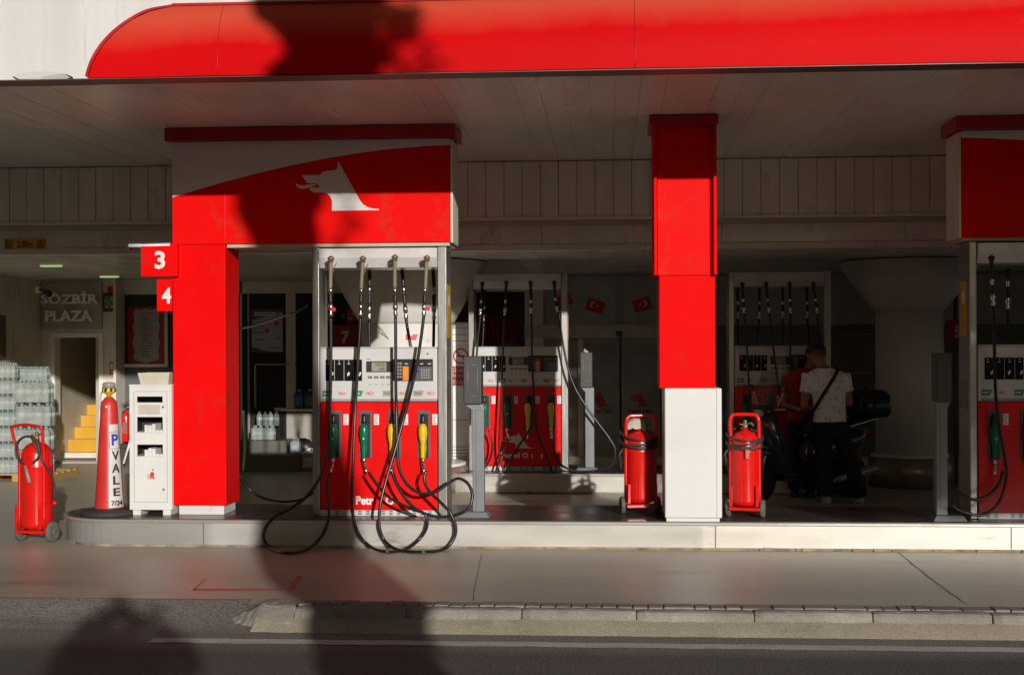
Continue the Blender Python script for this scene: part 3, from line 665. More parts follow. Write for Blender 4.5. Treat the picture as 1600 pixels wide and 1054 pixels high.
def hose(root, pts, Y, sleeve=(408, 450), conn=(450, 494), r=.0135, red_=False, front=True, Yf=None, nm='hose'):
    """pts: photograph pixels along the hose; Y: depth (number or function of py)."""
    yy = Y if callable(Y) else (lambda py: Y)
    s = Y0scale = at(800, 542, yy(pts[0][1])).y/12.0
    P = [at(p[0], p[1], p[2] if len(p) > 2 else yy(p[1])) - root.location for p in pts]
    P = spline([p if p.z+root.location.z > r+.002 or Yf else ong(q[0], q[1], r+.003)-root.location for p, q in zip(P, pts)], 8)
    z1 = at(pts[0][0], sleeve[1], yy(sleeve[1])).z-root.location.z if sleeve else None
    if sleeve:
        z2 = at(pts[0][0], conn[1], yy(conn[1])).z-root.location.z
        def upto(zhi, zlo):
            out = []
            for i in range(len(P)-1):
                a, b_ = P[i], P[i+1]
                if i > 60: break
                for za in (zhi, zlo):
                    if (a.z-za)*(b_.z-za) < 0: out.append((i+(a.z-za)/(a.z-b_.z), a.lerp(b_, (a.z-za)/(a.z-b_.z))))
                if zlo <= a.z <= zhi: out.append((i, a))
            out.sort(key=lambda t: t[0]); res = []
            for t, q in out:
                if t < 40: res.append(q)
            return res
        A = upto(99, z1); B = upto(z1, z2)
        MB().tube(A, .0165, 10).build('hose_sleeve', taupe if front else black, root)
        MB().lathe([(.012, -.03), (.022, -.025), (.024, .0), (.03, .004), (.03, .016), (.02, .02), (.01, .03)], A[0], 12).build('hose_swivel', brass if front else black, root)
        # safety break: a string of metal collars with a dark sleeve between
        a, b_ = B[0], B[-1]; N = 40; pr = [.013, .019, .019, .013, .0165, .0165, .0165, .0165, .0165, .0165, .013, .021, .021, .022, .015, .013, .019, .019, .012]
        mets = [1, 1, 1, 1, 0, 0, 0, 0, 0, 0, 1, 1, 1, 1, 1, 1, 1, 1, 1]
        q = [a.lerp(b_, i/(len(pr)-1)) for i in range(len(pr))]
        cn = MB()
        cn.m(chrome).tube(q[:5], pr[:5], 12); cn.m(black).tube(q[4:11], pr[4:11], 12); cn.m(chrome).tube(q[10:], pr[10:], 12)
        cn.build('safety_coupling', None, root)
        if red_:
            m_ = B[len(B)//2].lerp(b_, .35); MB().box(-.004, .05, -.018, -.012, -.018, .012, Matrix.Translation(m_) @ Matrix.Rotation(R(25), 4, 'Y')).build('coupling_tag', lred, root)
        rest = [p for i, p in enumerate(P) if i > 0]
        idx = next(i for i, p in enumerate(P) if p.z < z2)
        P = [b_]+P[idx:]
    return MB().tube(P, r, 10).build(nm, rubber, root)
YPF = 11.88
p1 = build_pump()
base = at(488, 805, YPF)
proto_children = True
def place(root, px, Y, label):
    root.location = (AX(px, Y), Y, GZ); root['label'] = label
place(p1, 488, YPF, 'fuel pump in full sun under the portal sign, four looping black hoses')
p2 = copy_tree(p1); place(p2, 732, 16.28, 'fuel pump behind the driving lane with half shaded red panel, dog emblem')
p3 = copy_tree(p1); place(p3, 1515, YPF, 'shaded fuel pump cut off by the right edge of the photo')
p4 = copy_tree(p1); place(p4, 1139, 16.28, 'dark fuel pump behind the driving lane, beside the two people')
for _o in p4.children_recursive:
    if _o.name.startswith('payment_tag'): bpy.data.objects.remove(_o); break
# lettering and emblem that differ from pump to pump
yl = -.0045
txt('worn_lettering', 'Petr', XP(556), XP(584), ZP(787), ZP(773.5), yl, textw, p1, bold=.035, t=.0012)
txt('worn_lettering', 'O', XP(602.5), XP(616), ZP(787), ZP(773.5), yl, textw, p1, bold=.035, t=.0012)
sc2 = 1.182/158.5; X2 = lambda px: (px-732.5)*sc2; Z2 = lambda py: 1.47+(543.3-py)*sc2
txt('worn_lettering', 'Petrol O', X2(784), X2(827.5), Z2(720), Z2(711), yl, textw, p2, bold=.035, t=.0012)
txt('worn_lettering', 'i', X2(833), X2(834.5), Z2(719.5), Z2(713), yl, textw, p2, bold=.03, t=.0012)
txt('worn_lettering', 'f', X2(847), X2(850.5), Z2(721), Z2(713), yl, textw, p2, bold=.03, t=.0012)
logo('dog_emblem', X2(785), X2(836.5), Z2(704), Z2(679), yl, signwhite, p2, .0012)
# hoses of the sunny pump
yh = lambda py: 11.70 if py < 650 else (11.70-(py-650)/150*.16 if py < 800 else 11.54)
hose(p1, [(517, 405), (516.5, 450), (517, 500), (517, 580), (515, 650), (513, 700), (506, 728), (498, 749), (478, 776), (450, 796), (430, 806), (416, 822), (412, 840), (424, 856), (448, 863), (478, 859), (502, 838), (513, 812), (514, 785), (511, 758), (515, 738)], yh, red_=True)
hose(p1, [(567, 405), (564.5, 450), (563, 500), (559, 570), (555, 640), (552.5, 706), (550, 760), (551, 800), (560, 832), (576, 851), (600, 861), (632, 858), (655, 842), (667, 822), (664, 803), (648, 796), (628, 788), (604, 773), (586, 752), (576, 737)], yh)
hose(p1, [(617, 403), (617, 450), (618, 500), (618.5, 600), (619.5, 655), (621.5, 715), (626, 738), (637, 757), (657, 770), (680, 768), (700, 755), (716, 747), (731, 755), (738, 773), (733, 792), (716, 803), (690, 807), (664, 802), (642, 788), (624, 764), (614, 742), (613.5, 735)], yh)
hose(p1, [(667, 404), (664.5, 450), (662, 495), (653, 560), (644, 602), (631, 652), (617, 704), (602, 755), (594, 790), (593, 823), (603, 846), (625, 859), (662, 861.5), (694, 857), (709, 841), (712, 822), (703, 800), (687, 783), (671, 767), (663, 750), (666, 735)], yh, red_=True)
for pts in ([(527, 418), (527, 440), (520, 470)], [(577, 412), (577.5, 450), (577, 500), (577, 560)], [(627, 412), (630, 440), (634, 495), (645, 560)], [(676, 412), (678, 450), (678, 500), (677, 560)]):
    if len(pts) > 3: hose(p1, pts, 12.30, (405, 448), (448, 500), front=False)
w_ = MB()     # thin safety wires by the swivels
for a, b_ in (((517, 432), (526, 410)), ((567, 432), (575, 412)), ((617, 420), (606, 410)), ((664, 420), (658, 408))):
    w_.tube([at(a[0], a[1], 11.70)-p1.location, at((a[0]+b_[0])/2+1, (a[1]+b_[1])/2-3, 11.74)-p1.location, at(b_[0], b_[1], 11.83)-p1.location], .003, 5)
w_.build('safety_wire', taupe, p1)
# rear left pump
hose(p2, [(753.5, 444), (752, 470), (750, 500), (746, 540), (742, 600), (741, 660)], 16.1, (438, 468), (468, 492), r=.012, front=False)
hose(p2, [(791, 442), (790, 470), (788.5, 500), (785, 570), (783, 620), (780, 691), (784, 727), (798, 752), (809, 764), (797, 766), (783, 757), (774.5, 742), (779, 722), (789, 700), (793, 683)], 16.1, (438, 468), (468, 492), r=.012, front=False)
hose(p2, [(829, 442), (830, 480), (831, 540), (833, 600), (837, 662), (852, 707), (861, 730), (862.5, 747), (850, 762), (827, 769), (803, 762), (791, 742), (799, 716), (816, 688), (829, 668)], 16.1, (438, 468), (468, 490), r=.012, front=False)
hose(p2, [(866, 442), (868, 470), (872, 490), (884, 560), (896, 600), (914, 632), (934, 660), (952, 684), (961, 702), (958, 724), (940, 733), (905, 736), (877, 726), (866, 704), (865, 684)], 16.1, (438, 465), (465, 488), r=.013, front=False)
hose(p2, [(763, 672), (769, 691), (767, 712), (757, 730), (742, 738)], 16.1, None, r=.012)
hose(p2, [(757, 444), (756, 500), (753, 560)], 16.55, (438, 478), (478, 502), r=.012, front=False)
# rear right pump: four hoses in front, four behind
for pts in ([(1160, 444), (1163, 490), (1168, 560), (1172, 650)], [(1197, 444), (1201, 480), (1208, 540), (1217, 610)], [(1234, 444), (1235, 500), (1235, 640)], [(1271, 444), (1277, 490), (1283, 545), (1287, 640)]):
    hose(p4, pts, 16.1, (438, 466), (466, 490), r=.012, front=False)
for pts in ([(1153, 448), (1153, 500), (1153, 545)], [(1187, 448), (1186, 500), (1181, 545)], [(1223, 448), (1223, 500), (1223, 545)], [(1260, 448), (1262, 500), (1265, 545)]):
    hose(p4, pts, 16.6, (440, 470), (470, 498), r=.012, front=False)
# right edge pump
hose(p3, [(1549, 404), (1551, 450), (1553, 500), (1555, 600), (1560, 660), (1569, 710), (1572, 745), (1563, 780), (1545, 800), (1524, 804), (1500, 797), (1486, 788)], 11.68, (398, 435), (435, 478), front=False)
hose(p3, [(1567, 735), (1561, 755), (1545, 773), (1524, 780), (1505, 774), (1490, 760)], 11.72, None)
hose(p3, [(1575, 425), (1575, 480), (1575, 545)], 12.3, (415, 437), (437, 485), front=False)

# ------------------------------------------------------------ payment terminal posts
def term(label, px0, px1, pyt, pyb, pxp0, pxp1, basepx0, basepx1, Y, tilt):
    x = AX((pxp0+pxp1)/2, Y); root = empty('terminal_post', (x, Y, GZ), label, 'post', 'grey posts with boxes beside the pumps')
    X_ = lambda px: AX(px, Y)-x; Zl = lambda py: at((px0+px1)/2, py, Y).z-GZ
    s = 1
    bx('post', X_(pxp0), X_(pxp1), -.03, .08, .045, Zl(pyb)+.001, greypost, root, .006)
    bx('rib', X_(pxp0)+.03, X_(pxp0)+.034, -.0325, -.0295, .05, Zl(pyb), greyp, root)
    b = MB(); q0, q1 = X_(basepx0), X_(basepx1)
    vs = [(q0, -.09, 0), (q1, -.09, 0), (q1, .15, 0), (q0, .15, 0), (q0+.03, -.06, .044), (q1-.03, -.06, .044), (q1-.03, .12, .044), (q0+.03, .12, .044)]
    b.add(vs, [(0, 1, 5, 4), (1, 2, 6, 5), (2, 3, 7, 6), (3, 0, 4, 7), (4, 5, 6, 7)]).build('foot_plate', greypost, root, .003)
    hb = bx('terminal_box', X_(px0), X_(px1), -.07, .12, Zl(pyb), Zl(pyt), mat('terminal_grey', (.055, .055, .054), .45, var=.1), root, .010)
    w2 = X_(px1)-X_(px0); z0 = Zl(pyb); z1 = Zl(pyt); h = z1-z0
    pp = [(X_(px0)+w2*.25, z1-h*.16), (X_(px0)+w2*.78, z1-h*.19), (X_(px0)+w2*.78, z0+h*.16), (X_(px0)+w2*.25, z0+h*.22)]
    f = MB()
    for i in range(4):
        a, c = pp[i], pp[(i+1) % 4]; f.tube([(a[0], -.071, a[1]), (c[0], -.071, c[1])], .003, 6)
    f.build('door_relief', greypost, hb)
    b = MB(); b.add([(X_(px0)+.0, -.06, z0-.002), (X_(pxp0), -.03, z0-.05), (X_(pxp0), .07, z0-.05), (X_(px0), .11, z0-.002)], [(0, 1, 2, 3)]) if 0 else None
    g = MB(); wv = [(X_(px0)+.006, z0-.002), (X_(px1)-.006, z0-.002), (X_(pxp1)+.0, z0-.05), (X_(pxp0)-.0, z0-.05)]
    g.prism(wv, -.035, .09).build('bracket', greypost, root, .003)
    return root
T1 = term('tall grey post with box right of the sunny pump', 725, 753, 556, 631, 738, 756, 714, 765, 11.90, 0)
T2 = term('grey post with box beside the rear pump, scrap of paper on top', 906.5, 925.5, 550, 605, 914, 928, 898, 935, 16.28, 0)
T3 = term('shaded grey post with box left of the pump at the right edge', 1460, 1485, 551, 627, 1461, 1479, 1454, 1507, 11.82, 0)
b = MB(); c = at(916, 548, 16.28)
b.add([(c.x-.03, c.y-.03, c.z-.035), (c.x+.04, c.y-.02, c.z-.035), (c.x+.035, c.y+.03, c.z-.02), (c.x-.02, c.y, c.z+.03), (c.x-.035, c.y+.02, c.z-.02), (c.x+.01, c.y-.02, c.z+.0)], [(0, 1, 5), (1, 2, 5), (2, 3, 5), (3, 4, 5), (4, 0, 5)])
tag(b.build('paper_scrap', paper, fixn=False), 'crumpled white paper scrap on the rear grey post', 'paper')

# ------------------------------------------------------------ wheeled fire extinguishers
def extinguisher(label, xc, Y, z, H, W, rot=0, style=0, hosew=True):
    """H overall height, W handle width"""
    root = empty('wheeled_extinguisher', (xc, Y, z), label, 'extinguisher', 'wheeled red fire extinguishers', rot)
    r = W*.455; zb = H*.115; zt = H*.745
    cyl = MB().lathe([(r*.75, zb), (r*.97, zb+.02), (r, zb+.05), (r, zb+H*.52), (r*1.012, zb+H*.523), (r*1.012, zb+H*.53), (r, zb+H*.535), (r*.98, zt), (r*.88, zt+H*.04), (r*.66, zt+H*.075), (r*.36, zt+H*.095), (r*.2, zt+H*.10), (r*.17, zt+H*.13)], n=32).build('cylinder', exred, root)
    hx = W/2
    if style == 0: hp = [(-r*.95, 0, zb), (-r*.95, -.0, zt*.92), (-hx*1.02, -.04, zt+H*.13), (-hx*1.05, -.06, zt+H*.22), (-hx*.85, -.07, H*.985), (0, -.07, H), (hx*.85, -.07, H*.985), (hx*1.05, -.06, zt+H*.22), (hx*1.0, -.04, zt+H*.13), (r*.95, 0, zt*.92), (r*.95, 0, zb)]
    else: hp = [(-hx*.9, .0, zb), (-hx*.9, -.01, zt), (-hx*.9, -.03, H*.93), (-hx*.78, -.03, H*.985), (-hx*.5, -.03, H), (hx*.5, -.03, H), (hx*.78, -.03, H*.985), (hx*.9, -.03, H*.93), (hx*.9, -.01, zt), (hx*.9, .0, zb)]
    yo = -r*.55 if style == 0 else -r*.2
    frame = MB().tube(spline([(a, b_+yo, c_) for a, b_, c_ in hp], 5), .0135 if style == 0 else .016, 10).build('handle_frame', exred, root)
    fm = MB(); fm.box(-hx*.95, hx*.95, -r*.9, -r*.2, zb-.035, zb-.01); fm.tube([(-hx*1.05, .0, H*.085), (hx*1.05, .0, H*.085)], .011, 8); fm.box(-r*.7, r*.7, -r*.3, r*.8, zb-.03, zb-.012)
    fm.box(-r*.9-.012, -r*.9+.012, -r*.98, -r*.9, zb, zb+H*.2); fm.box(r*.9-.012, r*.9+.012, -r*.98, -r*.9, zb, zb+H*.2)
    fm.build('foot_frame', exred, root, .003)
    wr = H*.088
    for s_ in (-1, 1):
        M = Matrix.Translation((s_*hx*1.08, 0, wr)) @ Matrix.Rotation(R(90), 4, 'Y')
        wh = MB().lathe([(wr*.55, -.018), (wr*.9, -.02), (wr, -.012), (wr, .012), (wr*.9, .02), (wr*.55, .018)], n=24, M=M).build('wheel', wheelr, root)
        MB().lathe([(0, -.012), (wr*.2, -.022), (wr*.24, -.012), (wr*.54, -.010), (wr*.56, .0), (wr*.54, .010), (wr*.24, .012), (wr*.2, .022), (0, .012)], n=20, M=M).build('rim', rim, wh)
    va = MB().m(brass).lathe([(.018, 0), (.022, .01), (.022, .03), (.014, .035), (.014, .05), (.02, .055), (.012, .07)], (0, 0, zt+H*.12), 12)
    va.tube([(0, 0, zt+H*.15), (-.05, -.01, zt+H*.16)], .008, 6); va.m(greyp).tube([(0, 0, zt+H*.155), (.05, 0, zt+H*.17), (.075, 0, zt+H*.14)], .009, 6)
    va.build('valve', None, root)
    # hose wound round the frame
    rg = random.Random(int(xc*100)); hp2 = []
    zc = zt-H*.0; turns = 4; hr = mat('ext_hose', (.045, .038, .035), .5)
    for i in range(turns*20+1):
        a = 2*math.pi*i/20+1.2; e = 1+.05*math.sin(i*.31)
        if style == 0: q = (-.0+hx*.80*e*math.cos(a), yo-.035-.006*math.sin(i*.31)-i*.0002, zc+H*.035+hx*.82*e*math.sin(a)*1.0)
        else: q = (hx*1.12*e*math.cos(a), (r*1.15)*math.sin(a)*e, zc-H*.05+.03*math.sin(a*.5+i*.05)+i*.0012-H*.05*math.sin(a)*-1)
        hp2.append(q)
    if style == 0: hp2 += [(hx*.9, yo-.03, zc-.05), (hx*1.0, yo, zc-H*.1), (hx*1.15, .0, zc-H*.22), (hx*1.15, .02, zc-H*.36), (hx*.95, .02, zc-H*.42)]
    else: hp2 += [(-hx*1.15, -.02, zc-H*.1), (-hx*1.2, .0, zc-H*.2), (-hx*1.08, .05, zc-H*.32)]
    MB().tube(spline(hp2, 3), .0105, 7).build('hose', hr, root)
    if style == 0:
        hn = MB().m(mat('horn_grey', (.3, .27, .24), .5)).tube([(-hx*.15, yo-.06, zc-H*.09), (hx*.25, yo-.075, zc-H*.23)], [.012, .016], 8).build('horn', None, root)
        MB().tube([(hx*1.0, .02, zc-H*.42), (hx*1.3, .0, zc-H*.41)], [.016, .018], 8).build('pistol_grip', lred, root)
    elif style == 2:
        bx('hose_tag', .02, .05, -r*1.3, -r*1.27, zc-H*.16, zc-H*.08, mat('tag_pink', (.6, .2, .14), .5), root)
    if style: # extra tall side pipe and caps
        bx('safety_bar', -r*.25, -r*.18, -r*1.04, -r*.98, zb+.03, zb+H*.28, exred, root, .003)
    return root
g0 = ong(57, 843, 0)
E1 = extinguisher('large wheeled fire extinguisher on the ground at the far left beside the island end', AX(57, 11.9), 11.9, 0, 1.045, .30, R(-14), 0)
E2 = extinguisher('wheeled fire extinguisher left of the middle column, half in shadow', AX(999, 12.17), 12.17, GZ, .865, .29, R(10), 1)
E3 = extinguisher('wheeled fire extinguisher right of the middle column, fully sunlit', AX(1164, 11.95), 11.95, GZ, .885, .27, R(-12), 2)
# crumpled cloth on top of extinguisher 2
b = MB(); c = at(993, 664, 12.2); rg = random.Random(4); vs = []; n = 9
for i in range(n+1):
    for j in range(n+1):
        u, v = i/n-.5, j/n-.5
        vs.append((c.x+u*.16+rg.uniform(-.006, .006), c.y-.02+v*.10, c.z+.075*math.cos(u*2.6)*math.cos(v*2.4)+rg.uniform(-.012, .012)+(-.05 if abs(v) > .45 else 0)))
b.add(vs, [(i*(n+1)+j, i*(n+1)+j+1, (i+1)*(n+1)+j+1, (i+1)*(n+1)+j) for i in range(n) for j in range(n)], True)
tag(b.build('work_glove', mat('glove', (.52, .47, .38), .8)), 'crumpled pale work glove lying on top of a wheeled extinguisher', 'glove')

# ------------------------------------------------------------ valet cone
Yk = 11.95; xk = AX(170, Yk); kc = empty('valet_cone', (xk, Yk, GZ), 'tall red parking cone with vertical white valet label and warning lamp', 'cone')
cs = lambda px: px/178.0
H = 1.06
M = Matrix.Identity(4)
body = MB().lathe([(.128, .035), (.130, .05), (.118, .20), (.100, .5), (.082, .8), (.073, .96), (.066, 1.00), (.03, 1.04)], n=32).build('cone_body', mat('cone_red', (.62, .035, .035), .4, var=.08, dirt=(.55, .12, .10), dscale=4), kc)
b = MB().lathe([(.25, 0), (.25, .02), (.235, .04), (.14, .055), (.13, .06)], n=40); b.build('cone_base', mat('base_rubber', (.035, .035, .036), .7, var=.2), kc)
# the label wraps round the right of the cone
def rad(z): 
    pr = [(.130, .05), (.118, .20), (.100, .5), (.082, .8), (.073, .96)]
    for a, b_ in zip(pr[:-1], pr[1:]):
        if z <= b_[1]: u = (z-a[1])/(b_[1]-a[1]); return a[0]+(b_[0]-a[0])*u
    return pr[-1][0]
vs = []; fs = []; nz_, na = 24, 12
for i in range(nz_+1):
    z = .07+(.80-.07)*i/nz_
    for j in range(na+1):
        a = R(-72)+R(70)*j/na; rr_ = rad(z)+.0015; vs.append((rr_*math.cos(a), rr_*math.sin(a), z))
for i in range(nz_):
    for j in range(na): q = i*(na+1)+j; fs.append((q, q+1, q+na+2, q+na+1))
lab = MB().add(vs, fs, True).build('label', mat('cone_label', (.66, .64, .64), .5, dirt=(.5, .47, .45), dscale=8), kc)
def wrap(z_mid, w):  # x in [-w,w] -> angle
    def f(c): 
        a = R(-38)+c.x/rad(c.z); rr_ = rad(c.z)+.0012-(c.y); return Vector((rr_*math.cos(a), rr_*math.sin(a), c.z))
    return f
ink = mat('ink_black', (.03, .03, .035), .5)
for ch, z0, z1, m_, hw_ in (('P', .615, .715, lblue, .030), ('V', .485, .565, ink, .033), ('A', .375, .455, ink, .036), ('L', .270, .345, ink, .030), ('E', .170, .240, ink, .032), ('7/24', .085, .130, ink, .055)):
    txt('letter', ch, -hw_, hw_, z0, z1, 0, m_, lab, bold=.02, t=.007, arc=wrap(0, 0))
fr = MB()
for z in (.585, .735): fr.tube([Vector(((rad(z)+.002)*math.cos(R(-69+5.5*i)), (rad(z)+.002)*math.sin(R(-69+5.5*i)), z)) for i in range(12)], .0022, 5)
for an in (-69, -8.5): fr.tube([Vector(((rad(z)+.002)*math.cos(R(an)), (rad(z)+.002)*math.sin(R(an)), z)) for z in (.585, .66, .735)], .0022, 5)
fr.build('label_frame', ink, lab)
lamp = MB().m(mat('lamp_yellow', (.6, .34, .02), .5)).lathe([(.02, 1.03), (.022, 1.06), (.058, 1.085), (.06, 1.09)], n=24).build('warning_lamp', None, kc)
vs = []; fs = []; n = 32
st = MB()
for k in range(n):
    mm = black if (k//2) % 2 else mat('tape_yellow', (.75, .52, .03), .5); st.m(mm)
    a0, a1 = 2*math.pi*k/n, 2*math.pi*(k+1)/n; sk = .12
    st.add([(.061*math.cos(a0), .061*math.sin(a0), 1.088), (.061*math.cos(a1), .061*math.sin(a1), 1.088), (.061*math.cos(a1+sk), .061*math.sin(a1+sk), 1.118), (.061*math.cos(a0+sk), .061*math.sin(a0+sk), 1.118)], [(0, 1, 2, 3)])
st.build('hazard_tape', None, lamp)
MB().lathe([(.057, 1.119), (.058, 1.15), (.052, 1.165), (.03, 1.172), (0, 1.174)], n=24).build('lens', mat('clear_lens', (.55, .52, .46), .15, trans=.5), lamp)
MB().lathe([(0, -.004), (.016, 0), (0, .004)], n=12, M=Matrix.Translation((-.002, -.073, .955)) @ Matrix.Rotation(R(90), 4, 'X')).build('cap_bolt', textw, kc)
MB().tube(spline([(-.05, .02, 1.10), (-.085, .03, 1.06), (-.09, .03, .95), (-.075, .02, .88)], 5), .008, 6).build('cable', mat('cable_white', (.55, .53, .48), .5), kc)

# ------------------------------------------------------------ white paper cabinet with tray
Yb = 11.86; x0 = AX(202, Yb); x1 = AX(268, Yb); cab = empty('towel_cabinet', (x0, Yb, GZ), 'scuffed white metal cabinet with cut-out windows beside the red portal column', 'cabinet')
W = x1-x0; H = at(235, 601, Yb).z-GZ; lz = lambda py: at(235, py, Yb).z-GZ; lx = lambda px: AX(px, Yb)-x0
D = .30; cw_ = mat('cabinet_white', (.72, .72, .69), .45, var=.04, dirt=(.55, .50, .42), dscale=9, dcut=.66)
b = MB(); b.box(0, .012, .006, D, .05, H-.012); b.box(W-.012, W, .006, D, .05, H-.012); b.box(.0125, W-.0125, D-.012, D, .05, H-.012); b.box(-.003, W+.003, .0, D+.003, H-.0115, H+.004); b.box(.0125, W-.0125, .01, D-.0125, .05, .062)
b.box(.0125, W-.0125, .012, D-.0125, lz(676), lz(675)); b.box(.0125, W-.0125, .012, D-.0125, lz(713.5), lz(712.5)); b.box(.0125, W-.0125, .012, D-.0125, lz(636), lz(635))
b.build('cabinet_body', cw_, cab)
# door with holes: strips around three openings
wx0, wx1 = lx(214), lx(254); ops = [(619, 628.5), (651, 676), (694, 713)]
b = MB(); b.box(.001, wx0, -.004, .005, .051, H-.013); b.box(wx1, W-.001, -.004, .005, .051, H-.013)
zs = [H-.013]+[v for a, c in ops for v in (lz(a), lz(c))]+[.051]
for a, c in zip(zs[0::2], zs[1::2]): b.box(wx0, wx1, -.004, .005, c, a)
dr = b.build('cabinet_door', cw_, cab)
b = MB(); b.box(.0125, .016, .012, D-.013, .063, H-.014); b.box(W-.016, W-.0125, .012, D-.013, .063, H-.014); b.box(.0165, W-.0165, D-.018, D-.0135, .063, H-.014); b.build('shade_lining', mat('lining_shade', (.03, .028, .025), .7), cab)  # dark sheets added to stand in for shade inside the cabinet
b = MB(); u0, u1, v0, v1 = lx(209), lx(261), lz(784), lz(611)
for q in ((u0, u0+.0025, v0, v1), (u1-.0025, u1, v0, v1), (u0, u1, v0, v0+.0025), (u0, u1, v1-.0025, v1)): b.box(q[0], q[1], -.0048, -.0038, q[2], q[3])
b.build('door_gap', greyp, dr)
bx('notice', lx(216), lx(250), -.0055, -.0042, lz(647), lz(632), mat('notice_beige', (.55, .50, .42), .7), dr)
b = MB(); 
for px, py in ((255, 635.5), (255, 764)): b.lathe([(0, 0), (.011, 0), (.011, .004), (0, .004)], n=14, M=Matrix.Translation((lx(px), -.004, lz(py))) @ Matrix.Rotation(R(90), 4, 'X'))
b.build('door_lock', mat('lock_grey', (.3, .29, .26), .5, metal=.4), dr)
b = MB(); fx_ = lambda px: lx(px); 
b.prism([(fx_(234), lz(748)), (fx_(234), lz(742)), (fx_(235), lz(737)), (fx_(239), lz(737)), (fx_(241.5), lz(740)), (fx_(240.5), lz(741)), (fx_(239), lz(740)), (fx_(241), lz(748)), (fx_(238), lz(748)), (fx_(237), lz(743)), (fx_(236), lz(748))], -.0052, -.0042)
b.lathe([(0, 0), (.008, 0), (.008, .001), (0, .001)], n=14, M=Matrix.Translation((fx_(238.5), -.0042, lz(733.5))) @ Matrix.Rotation(R(90), 4, 'X')); b.build('litter_symbol', lred, dr)
b = MB(); b.prism([(fx_(230), lz(748)), (fx_(229), lz(740)), (fx_(233.5), lz(740)), (fx_(233), lz(748))], -.0050, -.0042).build('bin_symbol', mat('faded_pink', (.6, .42, .40), .5), dr)
bx('cabinet_foot', .02, .09, .02, .26, 0, .05, cw_, cab, .003); bx('cabinet_foot', W-.09, W-.02, .02, .26, 0, .05, cw_, cab, .003)
for a, (z, n_) in enumerate(((lz(675.5), 5), (lz(713), 5))):
    for i in range(n_):
        h = random.uniform(.055, .085) if i < 3 else .02; bk = bx('napkin_pack', lx(223)+i*.034, lx(223)+i*.034+.03, .04, .2, z+.001, z+h, paper)
        bk.location = cab.location; tag(bk, f'pale napkin pack standing on the {"upper" if a == 0 else "lower"} shelf of the white cabinet', 'napkin pack', 'napkin packs inside the white cabinet')
# tray on top
zt_ = H+.005; b = MB(); a0, a1 = lx(213), lx(263)
vs = [(a0+.02, .05, zt_), (a1-.02, .05, zt_), (a1-.02, .25, zt_), (a0+.02, .25, zt_), (a0, .03, zt_+.10), (a1, .03, zt_+.10), (a1, .27, zt_+.10), (a0, .27, zt_+.10),
      (a0+.01, .04, zt_+.10), (a1-.01, .04, zt_+.10), (a1-.01, .26, zt_+.10), (a0+.01, .26, zt_+.10), (a0+.028, .058, zt_+.01), (a1-.028, .058, zt_+.01), (a1-.028, .242, zt_+.01), (a0+.028, .242, zt_+.01)]
fs = [(0, 1, 2, 3)]+[(i, (i+1) % 4, 4+(i+1) % 4, 4+i) for i in range(4)]+[(4+i, 4+(i+1) % 4, 8+(i+1) % 4, 8+i) for i in range(4)]+[(8+i, 8+(i+1) % 4, 12+(i+1) % 4, 12+i) for i in range(4)]+[(12, 13, 14, 15)]
o = b.add(vs, fs).build('plastic_tray', mat('tray_cream', (.62, .58, .46), .5)); o.location = cab.location; tag(o, 'cream plastic tray standing on top of the white cabinet', 'tray')
# ------------------------------------------------------------ building behind the forecourt
YB = 20.1
bl = empty('plaza_building', (0, 0, 0), 'cream fronted plaza building with metal letters over a stair door behind the left forecourt', 'building')
XA = lambda px, Y=YB: AX(px, Y)
ZA = lambda py, px=110, Y=YB: at(px, py, Y).z
xs0 = XA(66)
bx('side_wall', xs0-.3, xs0, 14.9, YB-.001, 0, 2.74, mat('side_panel', (.62, .57, .45), .3, metal=.1, var=.1, scale=1.5, bump=.004, bscale=1.5, dirt=(.48, .43, .33), dscale=1.4), bl)
b = MB()
for y in (15.8, 16.9, 18.0, 19.1): b.box(xs0, xs0+.003, y, y+.012, 0, 2.73)
b.build('wall_seam', darkcream, bl)
dx0, dx1 = XA(86), XA(155); dz = ZA(527)
b = MB(); b.box(xs0+.001, dx0, YB, YB+.2, 0, 2.74); b.box(dx0, dx1, YB, YB+.2, dz, 2.74); b.box(dx1, XA(192), YB, YB+.2, 0, 2.74)
b.build('wall', cream, bl)
fr = MB(); fw = .07
fr.box(dx0-fw, dx0, YB-.03, YB-.001, .08, dz+fw); fr.box(dx1, dx1+fw, YB-.03, YB-.001, .08, dz+fw); fr.box(dx0, dx1, YB-.03, YB-.001, dz, dz+fw)
fr.build('door_frame', pillarw, bl, .006)
sp = bx('sign_panel', XA(67), XA(161), YB-.05, YB-.001, ZA(514), ZA(441), mat('sign_panel_beige', (.42, .385, .31), .4), bl, .008)
txt('letters', 'SÖZBİR', XA(69), XA(158), ZA(475), ZA(455), YB-.09, mat('letter_metal', (.95, .93, .88), .35, metal=.0), sp, bold=.03, t=.03)
txt('letters', 'PLAZA', XA(75.5), XA(149), ZA(502), ZA(485), YB-.09, mat('letter_metal', (.95, .93, .88), .35, metal=.0), sp, bold=.03, t=.03)
